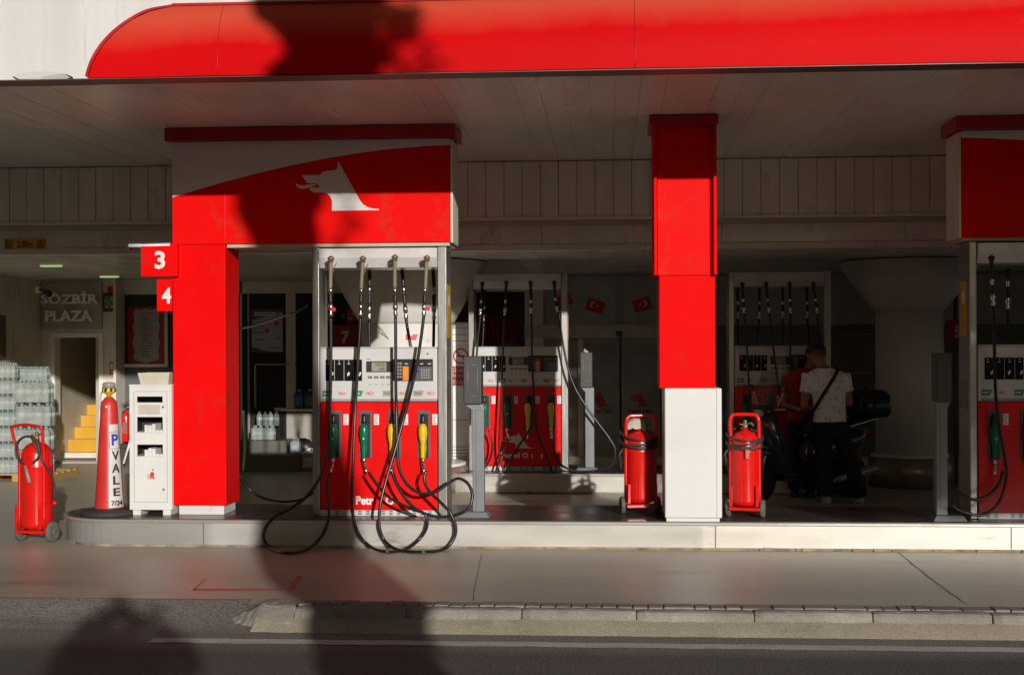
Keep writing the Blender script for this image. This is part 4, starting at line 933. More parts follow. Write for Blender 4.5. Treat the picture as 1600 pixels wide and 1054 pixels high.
# glazed door leaf folded open inside with its mirror-like pane
# staircase
bx('threshold', XA(86)-.2, XA(157)+.2, YB-.08, YB+.02, 0, ZA(720), mat('stone_sill', (.4, .38, .33), .6), bl)
st = MB(); stw = mat('step_white', (.72, .69, .6), .5); sty = mat('step_yellow', (.66, .36, .035), .35, var=.08); std = mat('step_dark', (.20, .15, .07), .5)
YS = 20.75; z0 = ZA(707, 125, YS)
xr = AX(166, YS)
bx('first_step', AX(95, YS), xr, YS, YS+.26, .02, z0, stw, bl, .004)
lefts = [(101, 705, 686), (109, 684, 667), (116, 665, 649), (123, 647, 632), (128, 630, 615), (134, 613, 598), (139, 596, 583), (143, 581, 569), (146, 567, 556)]
zprev = z0; XS = AX(96, YS)
for i, (pl, pa, pc) in enumerate(lefts):
    y = YS+.26*(i+1); za = zprev; zc_ = at(130, pc, y).z
    s_ = MB().m(sty if i < 4 else std); s_.box(XS, xr, y, y+.26, .02, zc_-.012); s_.m(mat('step_nosing', (.70, .42, .08), .3) if i < 4 else std); s_.box(XS, xr, y-.012, y+.26, zc_-.0115, zc_)
    s_.build('stair_step', None, bl); zprev = zc_
b = MB(); yy0, yy1 = YS, YS+2.6
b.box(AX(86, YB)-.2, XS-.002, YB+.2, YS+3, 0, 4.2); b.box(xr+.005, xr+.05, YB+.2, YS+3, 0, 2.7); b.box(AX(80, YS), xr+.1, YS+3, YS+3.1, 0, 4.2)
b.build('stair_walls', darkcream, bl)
if 0: b.add([(AX(98, YS)-.06, YS-.1, 0), (AX(98, YS)-.06, YS+2.4, 0), (AX(98, YS)+.3, YS+2.4, 2.0), (AX(98, YS)-.06, YS-.1, .35)], [(0, 1, 2, 3)])

b = MB().tube([at(101, 578, 20.95), at(137, 569, 21.4)], .018, 8); b.build('handrail', steel, bl)
# wall furniture
def wallbox(name, px0, px1, py0, py1, m, par=bl, y=YB, t=.03, bev=.004): return bx(name, XA(px0, y), XA(px1, y), y-t, y-.001, ZA(py1, px0, y), ZA(py0, px0, y), m, par, bev)
cb = wallbox('lantern_case', 165, 187, 458, 487, mat('case_black', (.03, .027, .022), .3), t=.12, bev=.02)
MB().box(XA(168), XA(184), YB-.125, YB-.121, ZA(483), ZA(463)).build('lantern_pane', mat('case_pane', (.22, .19, .13), .2), cb)
b = MB()
for px, py in ((170, 470), (175, 474), (180, 468), (173, 480), (180, 480)): b.lathe([(0, 0), (.012, 0), (.012, .012), (0, .012)], n=10, M=Matrix.Translation((XA(px), YB-.125, ZA(py))) @ Matrix.Rotation(R(90), 4, 'X'))
b.build('lantern_bulb', textw, cb)
o = wallbox('red_plate', 169, 181, 447, 456, lred); 
o = wallbox('hydrant_sign', 171, 185, 565, 584.5, lred, t=.01)
b = MB(); y = YB-.0125
b.box(XA(173), XA(176.5), y, y+.002, ZA(577), ZA(568)); b.box(XA(178.5), XA(180), y, y+.002, ZA(577), ZA(568)); b.box(XA(180.5), XA(183), y, y+.002, ZA(570), ZA(568)); b.box(XA(180.5), XA(183), y, y+.002, ZA(574.5), ZA(572.5)); b.box(XA(173), XA(183), y, y+.002, ZA(581.5), ZA(580)); b.build('hydrant_symbol', textw, o)
sh = wallbox('louvre_cabinet', 176, 194, 602, 690, whitebase, t=.1)
b = MB()
for i in range(9): b.box(XA(178), XA(192), YB-.104, YB-.1005, ZA(610+i*3.6), ZA(608.6+i*3.6))
b.build('louvre', cream, sh)
# side-wall loudspeaker grille, camera, pole gauge
lsp = MB(); c = at(14, 455, 17.2)
lsp.box(-.04, .14, -.18, .18, -.17, .15, Matrix.Translation((xs0+.02, 17.2, c.z)) @ Matrix.Rotation(R(12), 4, 'Y'))
o = lsp.build('wall_heater', black, bl)
b = MB()
for i in range(7): b.box(.143, .158, -.17, .17, -.155+i*.043, -.135+i*.043, Matrix.Translation((xs0+.02, 17.2, c.z)) @ Matrix.Rotation(R(12), 4, 'Y'))
b.build('heater_grille', cream, o)
o = MB().box(XA(55, 19), XA(62, 19), 19.0, 19.06, at(58, 458, 19).z, at(58, 448, 19).z).build('camera_bracket', pillarw, bl)
b = MB().tube([at(62, 452, 19), at(72, 454, 18.9)], .02, 8); b.tube([at(70, 455, 18.9), at(77, 459, 18.75)], [.04, .045], 12); b.build('security_camera', black, bl)
b = MB(); p = at(47, 560, 18.6); b.box(xs0+.001, xs0+.05, 18.45, 18.75, at(47, 560, 18.6).z, at(47, 492, 18.6).z)
b.build('wall_gauge', mat('gauge_brown', (.12, .08, .04), .4), bl)
# low ceiling lamps
b = MB()
for i, (px, py) in enumerate(((80, 415), (171, 432))):
    c = ong(px, py, 2.742); o = bx('ceiling_lamp', c.x-.13, c.x+.13, c.y-.04, c.y+.04, 2.728, 2.7435, mat('lamp_glow', (.55, .75, .35), .4, var=.02, emis=.8), None, .004)
    tag(o, ['small lit ceiling lamp in the low ceiling nearest the height sign', 'small lit ceiling lamp in the low ceiling closer to the plaza door'][i], 'lamp', 'lamps in the low ceiling')
# height sign on the beam
y = 14.6
hs = None; b = MB().m(mat('amber_sign', (.80, .40, .03), .45)).box(AX(8.5, y), AX(72.5, y), y-.022, y-.005, at(40, 390.5, y).z, at(40, 373.5, y).z).m(ink)
za, zb_ = at(40, 389.5, y).z, at(40, 374.5, y).z
for x0, x1 in ((AX(9, y), AX(22.5, y)), (AX(58, y), AX(72, y))):
    w_ = (x1-x0)/6; 
    for i in range(5): 
        b.prism([(x0+w_*i*1.05+.002, za), (x0+w_*i*1.05+w_*.62, za), (x0+w_*(i*1.05+1.65), zb_), (x0+w_*(i*1.05+1.05), zb_)] if i < 4 else [(x0+w_*4.2, za), (x0+w_*4.8, za), (x0+w_*6, zb_-.03), (x0+w_*6, zb_)], y-.024, y-.0222)
hs = b.build('height_sign', None); tag(hs, 'amber 2.80m height limit sign with black hatching on the left beam', 'sign')
txt('height_text', '2.80m', AX(29, y), AX(53, y), at(40, 387, y).z, at(40, 376.5, y).z, y-.0222, ink, hs, bold=.02, t=.002)

# ------------------------------------------------------------ shop front
YSH = 19.6
sh = empty('station_shop', (0, 0, 0), 'dark glazed station shop with cream frames and sliding doors behind the pumps', 'shop')
def wb(name, px0, px1, py0, py1, m, y=YSH, t=.03, par=sh, bev=.0): return bx(name, AX(px0, y), AX(px1, y), y-t, y-.001, at((px0+px1)/2, py1, y).z, at((px0+px1)/2, py0, y).z, m, par, bev)
frm = mat('frame_cream', (.70, .66, .54), .4, var=.06); frmd = mat('frame_grey', (.34, .32, .27), .4)
# glass field, left bay with poster window
bx('end_wall', AX(192, YB), AX(196, YB), YSH+.1, YB+.2, 0, 2.74, cream, sh)
wb('stall_riser', 196, 376, 574, 735, mat('riser_bluegrey', (.10, .11, .12), .5), y=YB)
wb('shop_glass', 196, 264, 460, 568, glassd, y=YB)
wb('window_header', 196, 376, 436, 459.5, cream, y=YB)
wb('window_sill', 196, 264, 568.5, 573, pillarw, y=YB, t=.06)
wb('window_jamb', 258, 263, 459.5, 568, frm, y=YB-.035); wb('inner_wall', 264, 376, 459.8, 573.8, mat('inner_dark', (.03, .028, .025), .5), y=YB)
po = wb('menu_poster', 200, 257, 479, 567.5, mat('poster_red', (.36, .02, .02), .5), y=YB-.031, t=.004)
yq = YB-.0365
def px2(px, py, y=yq): q = at(px, py, y); return (q.x, q.z)
shape = [(211, 482), (219, 484), (228, 482), (237, 484), (246, 482), (249, 490), (247, 500), (250, 510), (247, 522), (250, 535), (247, 548), (249, 560), (240, 564), (228, 567), (216, 564), (208, 560), (210, 548), (207, 535), (210, 522), (207, 510), (210, 500), (208, 490)]
MB().prism([px2(*p) for p in shape][::-1], yq, yq+.001).build('poster_field', mat('poster_grey', (.36, .36, .34), .6), po)
b = MB(); rg = random.Random(9)
for i, py in enumerate(range(488, 560, 4)):
    hw_ = rg.uniform(6, 12); b.m(lred if i in (1, 2, 7, 8, 12) else greyp); a, c = px2(228-hw_, py+1.0), px2(228+hw_, py-.6); b.box(a[0], c[0], yq-.002, yq-.0005, a[1], c[1])
b.build('poster_print', None, po)
b = MB(); [b.box(AX(px, yq), AX(px+2.5, yq), yq-.03, yq-.028, at(px, py+1, yq).z, at(px, py-1, yq).z) for px, py in ((222, 478), (226, 477), (230, 478))]
b.build('lamp_reflection_strip', textw, po) if 0 else None
# middle bay
Z0 = 0
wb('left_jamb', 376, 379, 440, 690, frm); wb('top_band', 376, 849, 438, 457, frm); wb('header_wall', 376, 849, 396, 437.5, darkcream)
wb('post', 448, 463, 457.3, 642, frm, t=.05); wb('door_glass', 379, 447.8, 457.3, 690, glassd, t=.02); wb('glass', 463.2, 820, 457.3, 636, glassd, t=.02)
wb('sill', 430, 820, 636.3, 641.5, frm, t=.06); wb('stall_riser', 448, 820, 642, 735, mat('riser_cream', (.36, .34, .29), .5), t=.03)
wb('door_stile', 388, 391, 458, 690, frmd, t=.05)
po = wb('notice_poster', 393.5, 442, 483, 550, mat('poster_white', (.40, .42, .46), .5), y=YSH-.03, t=.005)
yq = YSH-.0365; qx = lambda px, py: (at(px, py, yq).x, at(px, py, yq).z)
dkb = mat('poster_blue', (.06, .075, .22), .5)
MB().prism([qx(393.5, 500), qx(393.5, 483), qx(442, 483), qx(442, 487), qx(420, 493)][::-1], yq, yq+.001).build('poster_band', dkb, po)
MB().prism([qx(393.5, 541), qx(410, 547), qx(442, 549.8), qx(393.5, 549.8)], yq, yq+.001).build('poster_band', dkb, po)
b = MB()
for px0, px1, py in ((397, 432, 488.5), (397, 430, 492)): a, c = qx(px0, py+1), qx(px1, py-.8); b.m(textw).box(a[0], c[0], yq-.002, yq-.0005, a[1], c[1])
for px0, px1, py in ((397, 412, 509), (397, 414, 519), (397, 413, 530), (420, 436, 543), (430, 437, 528)): a, c = qx(px0, py+.8), qx(px1, py-.6); b.m(ink).box(a[0], c[0], yq-.002, yq-.0005, a[1], c[1])
for px, py in ((432, 505), (417, 517)): a, c = qx(px-3, py+3), qx(px+3, py-3); b.m(lred).box(a[0], c[0], yq-.002, yq-.0005, a[1], c[1])
b.build('poster_print', None, po)
b = MB().tube([at(399, 636, 19.35), at(399, 571, 19.35), at(400.5, 569, 19.35), at(452, 569, 19.35)], .014, 8); b.build('handrail', steel, sh)
# steps
s1 = wb('upper_step', 377, 446, 688, 709, mat('step_stone', (.12, .115, .10), .5), y=19.25, t=.0); bpy.data.objects.remove(s1)
zt1 = at(420, 688, 19.05).z; zt2 = at(420, 710, 18.75).z
bx('upper_step', AX(366, 19), AX(447, 19.05), 19.05, YSH-.06, .0, zt1, mat('step_stone', (.13, .12, .10), .45), sh, .01)
bx('lower_step', AX(366, 18.7), AX(468, 18.75), 18.75, 19.049, .0, zt2, mat('step_stone', (.13, .12, .10), .45), sh, .01)
# inside glimpses behind the glass line: red drapes, post, doors
wb('wide_post', 821, 849, 396, 636, frm, t=.08)
b = MB()
for i in range(9):
    x = AX(752+i*6.5, YSH-.04); b.tube([(x, YSH-.035, at(760, 536, YSH).z), (x, YSH-.035, at(760, 492, YSH).z)], .03, 8)
b.build('red_banner', mat('banner_red', (.20, .008, .008), .6), sh)
wb('upper_header', 849.2, 1620, 396, 429, mat('header_dark', (.30, .28, .235), .4))
wb('upper_glass', 849.2, 1620, 431.5, 507, frost, t=.015); wb('glass_rail', 849.2, 1620, 429.2, 431.3, frmd, t=.04)
wb('mullion', 962.5, 970.5, 431.5, 507, frmd, t=.05); wb('mullion', 849.2, 852, 431.5, 507, frmd, t=.05); wb('mullion', 1035, 1045, 431.5, 507, frmd, t=.05)
wb('cross_beam', 820, 1045, 507.3, 528, mat('beam_grey', (.50, .47, .40), .4), t=.10)
wb('door_sensor', 963, 972, 517, 525, black, t=.14, bev=.01)
wb('side_glass', 849.2, 903, 529, 735, mat('side_frosted', (.32, .30, .26), .3), t=.015); wb('door_jamb', 903.2, 911, 528.2, 735, frm, t=.06)
dm = mat('door_frosted', (.28, .29, .275), .22, var=.15)
d1 = wb('sliding_door', 911.5, 967.5, 529, 735, dm, t=.03); d2 = wb('sliding_door', 971, 1030, 529, 735, dm, t=.03)
for d_, p0, p1_ in ((d1, 911.5, 967.5), (d2, 971, 1030)):
    b = MB(); y = YSH-.031
    for a, c, e, f in ((p0, p0+3, 529, 735), (p1_-3, p1_, 529, 735), (p0+3.2, p1_-3.2, 529, 535)): b.box(AX(a, y), AX(c, y), y-.015, y, at(a, f, y).z, at(a, e, y).z)
    b.build('door_frame', frmd, d_)
    c0 = 919 if d_ is d1 else 981.5
    q = at(c0, 635, y); q2 = at(c0+37, 611.5, y); logo('dog_emblem', q.x, q2.x, q.z, q2.z, y-.001, mat('emblem_red', (.42, .02, .015), .5), d_)
    q = at(c0, 645.5, y); q2 = at(c0+38, 638.5, y); txt('door_text', 'Petrol Ofisi', q.x, q2.x, q.z, q2.z, y-.001, mat('door_ink', (.035, .03, .03), .5), d_, bold=.03)
wb('right_wall', 1031, 1620, 507.3, 740, mat('dim_wall', (.15, .145, .13), .5))
wb('right_jamb', 1046, 1052, 507.3, 735, frmd, t=.05)
for px0, px1, py in ((1310, 1362, 521), (1310, 1362, 582)): bx('wall_shelf', AX(px0, YSH-.2), AX(px1, YSH-.2), YSH-.25, YSH-.03, at(px0, py+2, YSH-.2).z, at(px0, py, YSH-.2).z, frmd, sh)
bx('floor_plinth', AX(446, YSH), AX(1640, YSH), YSH-.15, YSH-.0305, 0, .16, darkcream, sh)
bx('backing', AX(196, 21), AX(1700, 21), 20.7, 20.9, 0, 2.74, darkcream, sh)
# flags
def flag(px, py, rot, label, wpx=28, y=YSH-.03, flip=False):
    c = at(px, py, y); s_ = 18.9/2148*1.0; W = wpx*s_; H = W*.72
    M = Matrix.Translation((c.x, y-.01, c.z)) @ Matrix.Rotation(R(rot), 4, 'Y')
    b = MB(); n = 8; vs = []; 
    for i in range(n+1):
        for j in range(2): vs.append(M @ Vector((-W/2+W*i/n, .004*math.sin(i*.9), -H/2+H*j)))
    b.add(vs, [(2*i, 2*i+1, 2*i+3, 2*i+2) for i in range(n)], True)
    f = b.build('flag', mat('flag_red', (.6, .012, .012), .6), None, fixn=False); sx = -1 if flip else 1
    b = MB(); pts = []
    r1, r2, off = H*.26, H*.21, H*.09
    for i in range(19): a = R(38)+R(284)*i/18; pts.append((r1*math.cos(a), r1*math.sin(a)))
    for i in range(19): a = R(322)-R(284)*i/18+0; pts.append((off+r2*math.cos(a)*1.0, r2*math.sin(a)))
    pts = [((-W*.12+x)*sx, z) for x, z in pts]
    tri = geometry.tessellate_polygon([[Vector((x, z, 0)) for x, z in pts]])
    b.add([M @ Vector((x, -.006, z)) for x, z in pts], [tuple(t) for t in tri])
    sp_ = []
    for i in range(10): a = R(36*i+18); rr_ = H*(.12 if i % 2 == 0 else .048); sp_.append(((W*.12+rr_*math.cos(a))*sx, rr_*math.sin(a)))
    b.add([M @ Vector((x, -.006, z)) for x, z in sp_], [tuple(range(10))])
    b.build('crescent_and_star', mat('flag_white', (.7, .68, .62), .6), f, fixn=False)
    return tag(f, label, 'flag', 'red flags on the shop glass')
flag(930, 477.5, 18, 'red crescent flag on the glass, middle one of the row above the sliding doors')
flag(1003, 475.5, -18, 'red crescent flag on the glass nearest the middle column', flip=True)
flag(880, 470, -28, 'red crescent flag partly hidden behind the rear pump frame', flip=True)
flag(549, 492, -35, 'red flag seen through the sunny pump above the number seven')
flag(512, 498, 30, 'small dim red flag seen through the left side of the sunny pump', wpx=20)

# ------------------------------------------------------------ flared pillars
def pillar(px, Yc_, r, zc_, rt, rp, zp, label):
    root = empty('flared_pillar', (AX(px, Yc_), Yc_, 0), label, 'pillar', 'round pillars flaring into the ceiling')
    MB().lathe([(r, zp+.03), (r, zc_)], n=56).build('shaft', pillarw, root)
    MB().lathe([(r+.004, zc_+.001), (r+.03, zc_+.03), (rt, 2.73)], n=56).build('flared_head', mat('pillar_head', (.72, .70, .64), .35, var=.06), root)
    MB().lathe([(rp*.93, zp), (rp*.93, zp+.03), (rp*.9, zp+.035), (r, zp+.036)], n=56).build('base_ring', pillarw, root)
    MB().lathe([(rp, 0), (rp, zp-.001), (r*.9, zp-.001)], n=56).build('metal_plinth', mat('plinth_metal', (.32, .29, .23), .3, metal=.5, var=.1), root)
    return root
PL = pillar(636, 16.5, .55, 1.99, .98, .78, .30, 'white flared pillar seen through the sunny pump, sunlit lower half')
pillar(1421, 17.1, .405, 2.12, .86, .50, .36, 'grey flared pillar in deep shade behind the scooter')
# marks on the sunny pillar
def onp(px, py):
    d = ray(px, py); o = Vector((0, 0, CAMZ)); cx, cy = PL.location.x, PL.location.y; r = .5535
    A = d.x**2+d.y**2; B = -2*(d.x*cx+d.y*cy); C_ = cx*cx+cy*cy-r*r; t = (-B-math.sqrt(max(0, B*B-4*A*C_)))/(2*A); return o+d*t-PL.location
b = MB(); 
vs = [onp(634, 522), onp(653, 522), onp(650, 531), onp(634, 531)]; b.add(vs, [(0, 1, 2, 3)]); o = b.build('red_sticker', lred, PL, fixn=False)
b = MB(); vs = [onp(634, 533), onp(652, 533), onp(652, 542), onp(634, 542)]; b.add(vs, [(0, 1, 2, 3)]); b.build('paper_sticker', paper, PL, fixn=False)
b = MB()
for pts in ([(588, 503), (591, 510), (594, 517), (598, 522), (604, 527), (608, 530)], [(591, 510), (596, 514), (601, 521), (606, 528)], [(593, 516), (591, 519), (596, 522), (601, 524)]):
    b.tube([onp(*p) for p in pts], .0045, 5)
b.build('flaked_paint', mat('flake_brown', (.24, .2, .13), .8), PL)
# numbered plates of the rear row
for txt_, a, c, py0, py1, y, t0, t1, u0, u1, lab in (('7', 517, 561, 508, 543, 16.9, 533, 546, 517, 536, 'dim red plate with number seven seen through the sunny pump'), ('5', 1479, 1512, 500, 532, 16.9, 1492, 1500, 508, 527, 'dim red plate with number five beside the right flared pillar')):
    o = bx('number_plate', AX(a, y), AX(c, y), y, y+.05, at(a, py1, y).z, at(a, py0, y).z, mat('plate_red', (.30, .012, .015), .45), None, .004)
    tag(o, lab, 'number plate'); p = at(t0, u1, y); q = at(t1, u0, y); txt('numeral', txt_, p.x, q.x, p.z, q.z, y-.001, mat('numeral_dim', (.6, .56, .5), .5), o, bold=.03)
    b = MB().box((AX(a, y)+AX(c, y))/2-.02, (AX(a, y)+AX(c, y))/2+.02, y+.051, y+.09, 0.0, 2.73); b.build('plate_pole', black, o)
# no-smoking cabinet
y = 16.9; kx0, kx1 = AX(700, y), AX(738, y); kb_ = empty('meter_cabinet', (kx0, y, 0), 'pale cabinet with no smoking sign between the sunny pump and the grey post', 'cabinet')
lz = lambda py: at(720, py, y).z; lx = lambda px: AX(px, y)-kx0
bx('cabinet_body', 0, kx1-kx0, 0, .4, 0, lz(503), pillarw, kb_, .02)
b = MB()
for py in (512, 522, 532, 655, 697, 702, 707, 712): b.box(.004, kx1-kx0-.004, -.003, .0, lz(py+.8), lz(py))
b.build('cabinet_groove', greyp, kb_)
sg = bx('no_smoking_sign', lx(704), lx(736.5), -.008, -.001, lz(604), lz(538), textw, kb_)
ringp = [(lx(720)+.088*math.cos(R(15*i)), -.010, lz(556)+.088*math.sin(R(15*i))) for i in range(24)]
b = MB().tube(ringp, .009, 6, closed=True); b.tube([(lx(720)-.06, -.011, lz(556)+.06), (lx(720)+.06, -.011, lz(556)-.06)], .007, 6); b.build('ban_ring', lred, sg)
MB().box(lx(720)-.05, lx(720)+.05, -.0105, -.0085, lz(556)-.008, lz(556)+.010).build('cigarette', ink, sg)
rp = bx('red_text_panel', lx(704.5), lx(736), -.0105, -.0083, lz(602), lz(572), mat('panel_red', (.36, .015, .015), .5), sg)
for s_, a, c in (('SİGARA', 572.8, 581), ('İÇMEK', 582.5, 590), ('YASAK', 593, 600)): txt('sign_text', s_, lx(706), lx(734.5), lz(c), lz(a), -.0106, mat('text_pale', (.5, .46, .42), .5), sg, bold=.02, t=.001)

# ------------------------------------------------------------ bottled water
pet = mat('bottle_plastic', (.34, .40, .38), .18, var=.15, scale=9, trans=.35); cap = mat('bottle_cap_green', (.26, .42, .36), .5); labm = mat('bottle_label', (.45, .58, .50), .5, var=.3, scale=15)
def bottle(r, h):
    b = MB().m(pet); pr = [(r*.85, 0), (r, .008), (r, h*.2), (r*.93, h*.22), (r, h*.24), (r, h*.38), (r*.97, h*.39)]
    b.lathe(pr, n=12); b.m(labm).lathe([(r*.975, h*.39), (r*.98, h*.60)], n=12); b.m(pet).lathe([(r*.97, h*.60), (r, h*.61), (r, h*.72), (r*.8, h*.82), (r*.42, h*.9), (r*.36, h*.93)], n=12); b.m(cap).lathe([(r*.4, h*.93), (r*.42, h*.935), (r*.42, h), (0, h)], n=10)
    return b
bproto = {}
def pack(name, loc, nx, ny, r, h, label, group, wrap=True, jit=1):
    root = empty(name, loc, label, 'water pack', group)
    key = (r, h)
    if key not in bproto:
        o = bottle(r, h).build('bottle', None, root); bproto[key] = o.data
        me = o.data; bpy.data.objects.remove(o)
    for i in range(nx):
        for j in range(ny):
            o = bpy.data.objects.new('bottle', bproto[key]); C.objects.link(o); o.parent = root
            o.location = ((i+.5)*2*r+random.uniform(-.002, .002), (j+.5)*2*r, 0); o.rotation_euler = (0, 0, random.uniform(0, 6))
    if wrap:
        W, D = nx*2*r, ny*2*r; vs = []; fs = []; n = 14
        b = MB()
        zs = [.01, .1*h, .3*h, .5*h, .7*h, .85*h]
        ring = []
        for i in range(nx*4+1): ring.append((W*i/(nx*4), -.004+.008*abs(math.sin(math.pi*i/4))*1.0))
        for z in zs:
            for x, y in ring: vs.append((x, y+random.uniform(-.002, .002)-.004, z))
        m_ = len(ring)
        for a in range(len(zs)-1):
            for c in range(m_-1): fs.append((a*m_+c, a*m_+c+1, (a+1)*m_+c+1, (a+1)*m_+c))
        b.add(vs, fs, True); b.build('shrink_wrap', mat('shrink_film', (.55, .58, .56), .12, alpha=.42, var=.25, scale=7, bump=.01, bscale=14, rvar=.05), root, fixn=False)
    return root
yw = 17.3
pal = empty('wooden_pallet', (AX(-30, yw), yw, 0), 'yellowish wooden pallet under the stacked water packs', 'pallet')
W = AX(80, yw)-AX(-30, yw); pm = mat('pallet_wood', (.45, .28, .09), .7, var=.2, scale=6, streak=(1, 8, 8))
b = MB()
for i in range(5): b.box(0, W, i*.2, i*.2+.12, .075, .095)
b.build('deck_board', pm, pal)
for i in range(3): bx('block', i*(W-.12)/2, i*(W-.12)/2+.12, 0, .9, 0, .0745, pm, pal)
zb0 = .096
for k in range(4):
    h = .305; x = AX(22, yw)+random.uniform(-.008, .008)
    n_ = ('lowest', 'second', 'third', 'topmost')[k]
    pack('water_bottle_pack', (x, yw+.02+random.uniform(-.01, .02), zb0+k*h), 4, 2, .057, h-.004, f'shrink wrapped pack of large water bottles, {n_} of the right stack on the pallet', 'wrapped water bottle packs on the pallet')
for k in range(7):
    h = .205; x = AX(-4, yw)-.20
    n_ = ('lowest', 'second from the floor', 'third from the floor', 'middle', 'fifth from the floor', 'second from the top', 'topmost')[k]
    pack('water_bottle_pack', (x, yw+.0+random.uniform(-.01, .02), zb0+k*h), 6, 2, .036, h-.004, f'shrink wrapped pack of small water bottles, {n_} in the left edge stack', 'wrapped water bottle packs on the pallet')
h = .13
for k in range(1): pack('water_bottle_pack', (AX(8, yw), yw+.3, zb0+4*.305-.03), 6, 2, .036, .19, 'small bottle pack lying behind the tops of both water stacks', 'wrapped water bottle packs on the pallet')
# packs and jugs by the shop steps
pb = mat('pet_blue', (.3, .42, .42), .2)
x = AX(391, 19.1)
pack('water_bottle_pack', (x, 19.12, zt1+.001), 4, 2, .041, .20, 'small water bottle pack on the shop step beside the handrail, front one', 'water packs on the shop step')
pack('water_bottle_pack', (x+.02, 19.32, zt1+.001+.19), 4, 1, .041, .20, 'small water bottle pack on the shop step beside the handrail, rear raised one', 'water packs on the shop step', wrap=False)
def jug(name, loc, w, d, h, m, label, group, cap_=None, lbl=None):
    root = empty(name, loc, label, 'jug', group)
    b = MB().m(m); vs = [(0, 0, 0), (w, 0, 0), (w, d, 0), (0, d, 0), (0, 0, h*.78), (w, 0, h*.78), (w, d, h*.78), (0, d, h*.78), (w*.25, d*.25, h*.92), (w*.75, d*.25, h*.92), (w*.75, d*.75, h*.92), (w*.25, d*.75, h*.92)]
    b.add(vs, [(0, 1, 2, 3), (0, 1, 5, 4), (1, 2, 6, 5), (2, 3, 7, 6), (3, 0, 4, 7), (4, 5, 9, 8), (5, 6, 10, 9), (6, 7, 11, 10), (7, 4, 8, 11), (8, 9, 10, 11)]).build('jug_body', None, root, .012, 3)
    MB().lathe([(w*.16, h*.92), (w*.16, h), (0, h)], (w/2, d/2, 0), 14).build('jug_cap', cap_ or textw, root)
    MB().tube(spline([(w*.3, d*.5, h*.9), (w*.35, d*.5, h*1.02), (w*.8, d*.5, h*1.0), (w*.85, d*.5, h*.85)], 4), w*.05, 6).build('jug_handle', m, root)
    bx('jug_label', w*.15, w*.85, -.002, .0, h*.15, h*.6, lbl or textw, root)
    return root
jb = mat('jug_blue', (.01, .09, .25), .35); jc = mat('jug_clear', (.42, .45, .47), .25, trans=.3)
zs = at(470, 637, YSH).z
for i, (a, c, lab) in enumerate(((459, 474, 'blue fluid jug on the shop window ledge, the left one'), (475.5, 490, 'blue fluid jug on the shop window ledge, the right one'))):
    jug('fluid_jug', (AX(a, YSH-.2), YSH-.22, zs), AX(c, YSH-.2)-AX(a, YSH-.2), .14, .27, jb, lab, 'blue jugs on the shop ledge', lbl=mat('jug_label_g', (.10, .22, .22), .5))
bx('display_ledge', AX(446, YSH), AX(560, YSH), YSH-.26, YSH-.062, zs-.03, zs-.001, frm, sh)
jug('fluid_jug', (AX(468, 18.9), 18.9, 0), .20, .16, .30, jc, 'clear jug with white label on the ground by the shop step', 'jugs by the shop step', lbl=paper)
jug('fluid_jug', (AX(452, 18.78), 18.78, zt2+.001), .13, .13, .21, jc, 'clear jug with pale blue label standing on the lower shop step', 'jugs by the shop step', cap_=dkb, lbl=mat('jl', (.35, .42, .5), .5))
bg_ = MB(); c = at(472, 685, 19.1); rg = random.Random(8); vs = []
b = MB()
prof = [(0.02, -.11), (.11, -.10), (.15, -.03), (.14, .04), (.08, .10), (.02, .12)]; b.lathe(prof, (0, 0, 0), 14, sx=1.1, sy=.6)
for i, v in enumerate(b.v): b.v[i] = (v[0]+rg.uniform(-.012, .012), v[1]+rg.uniform(-.01, .01), v[2]+rg.uniform(-.015, .015))
o = b.build('black_bag', mat('bag_black', (.02, .018, .017), .35), None, fixn=True); o.location = (c.x, 19.15, .31+.0); tag(o, 'crumpled black bag on a crate beside the shop step jugs', 'bag')
tag(bx('storage_crate', c.x-.12, c.x+.14, 19.08, 19.3, 0, .2, mat('crate_dark', (.06, .06, .055), .6), None, .01), 'dark low crate beside the shop steps under a black bag', 'crate')
# white flexible pipe beside the portal column
b = MB().tube(spline([at(380.5, 641, 18.0), at(381, 660, 18), at(383, 690, 18), at(382, 715, 18), at(380, 735, 18)], 6), .018, 8)
b.m(black) if 0 else None
tag(b.build('white_pipe', pillarw), 'slightly bent white pipe standing right behind the portal column', 'pipe')
# hose from portal to pump rear and black cable overhead
b = MB().tube(spline([at(374, 743, 12.35), at(390, 764, 12.4), at(410, 777, 12.4), at(440, 783, 12.45), (470, 0, 0) and at(470, 780, 12.45), at(492, 768, 12.4)], 8), .012, 8)
tag(b.build('rear_hose', rubber), 'thin black hose sagging between portal column and sunny pump', 'hose')
b = MB().tube(spline([at(375, 513, 12.5), at(395, 509, 13), at(420, 501, 13.5), at(445, 493, 14), at(465, 486, 14.5), at(480, 478, 15.0)], 8), .012, 8)
tag(b.build('overhead_cable', rubber), 'black cable slung above the gap right of the portal column', 'cable')
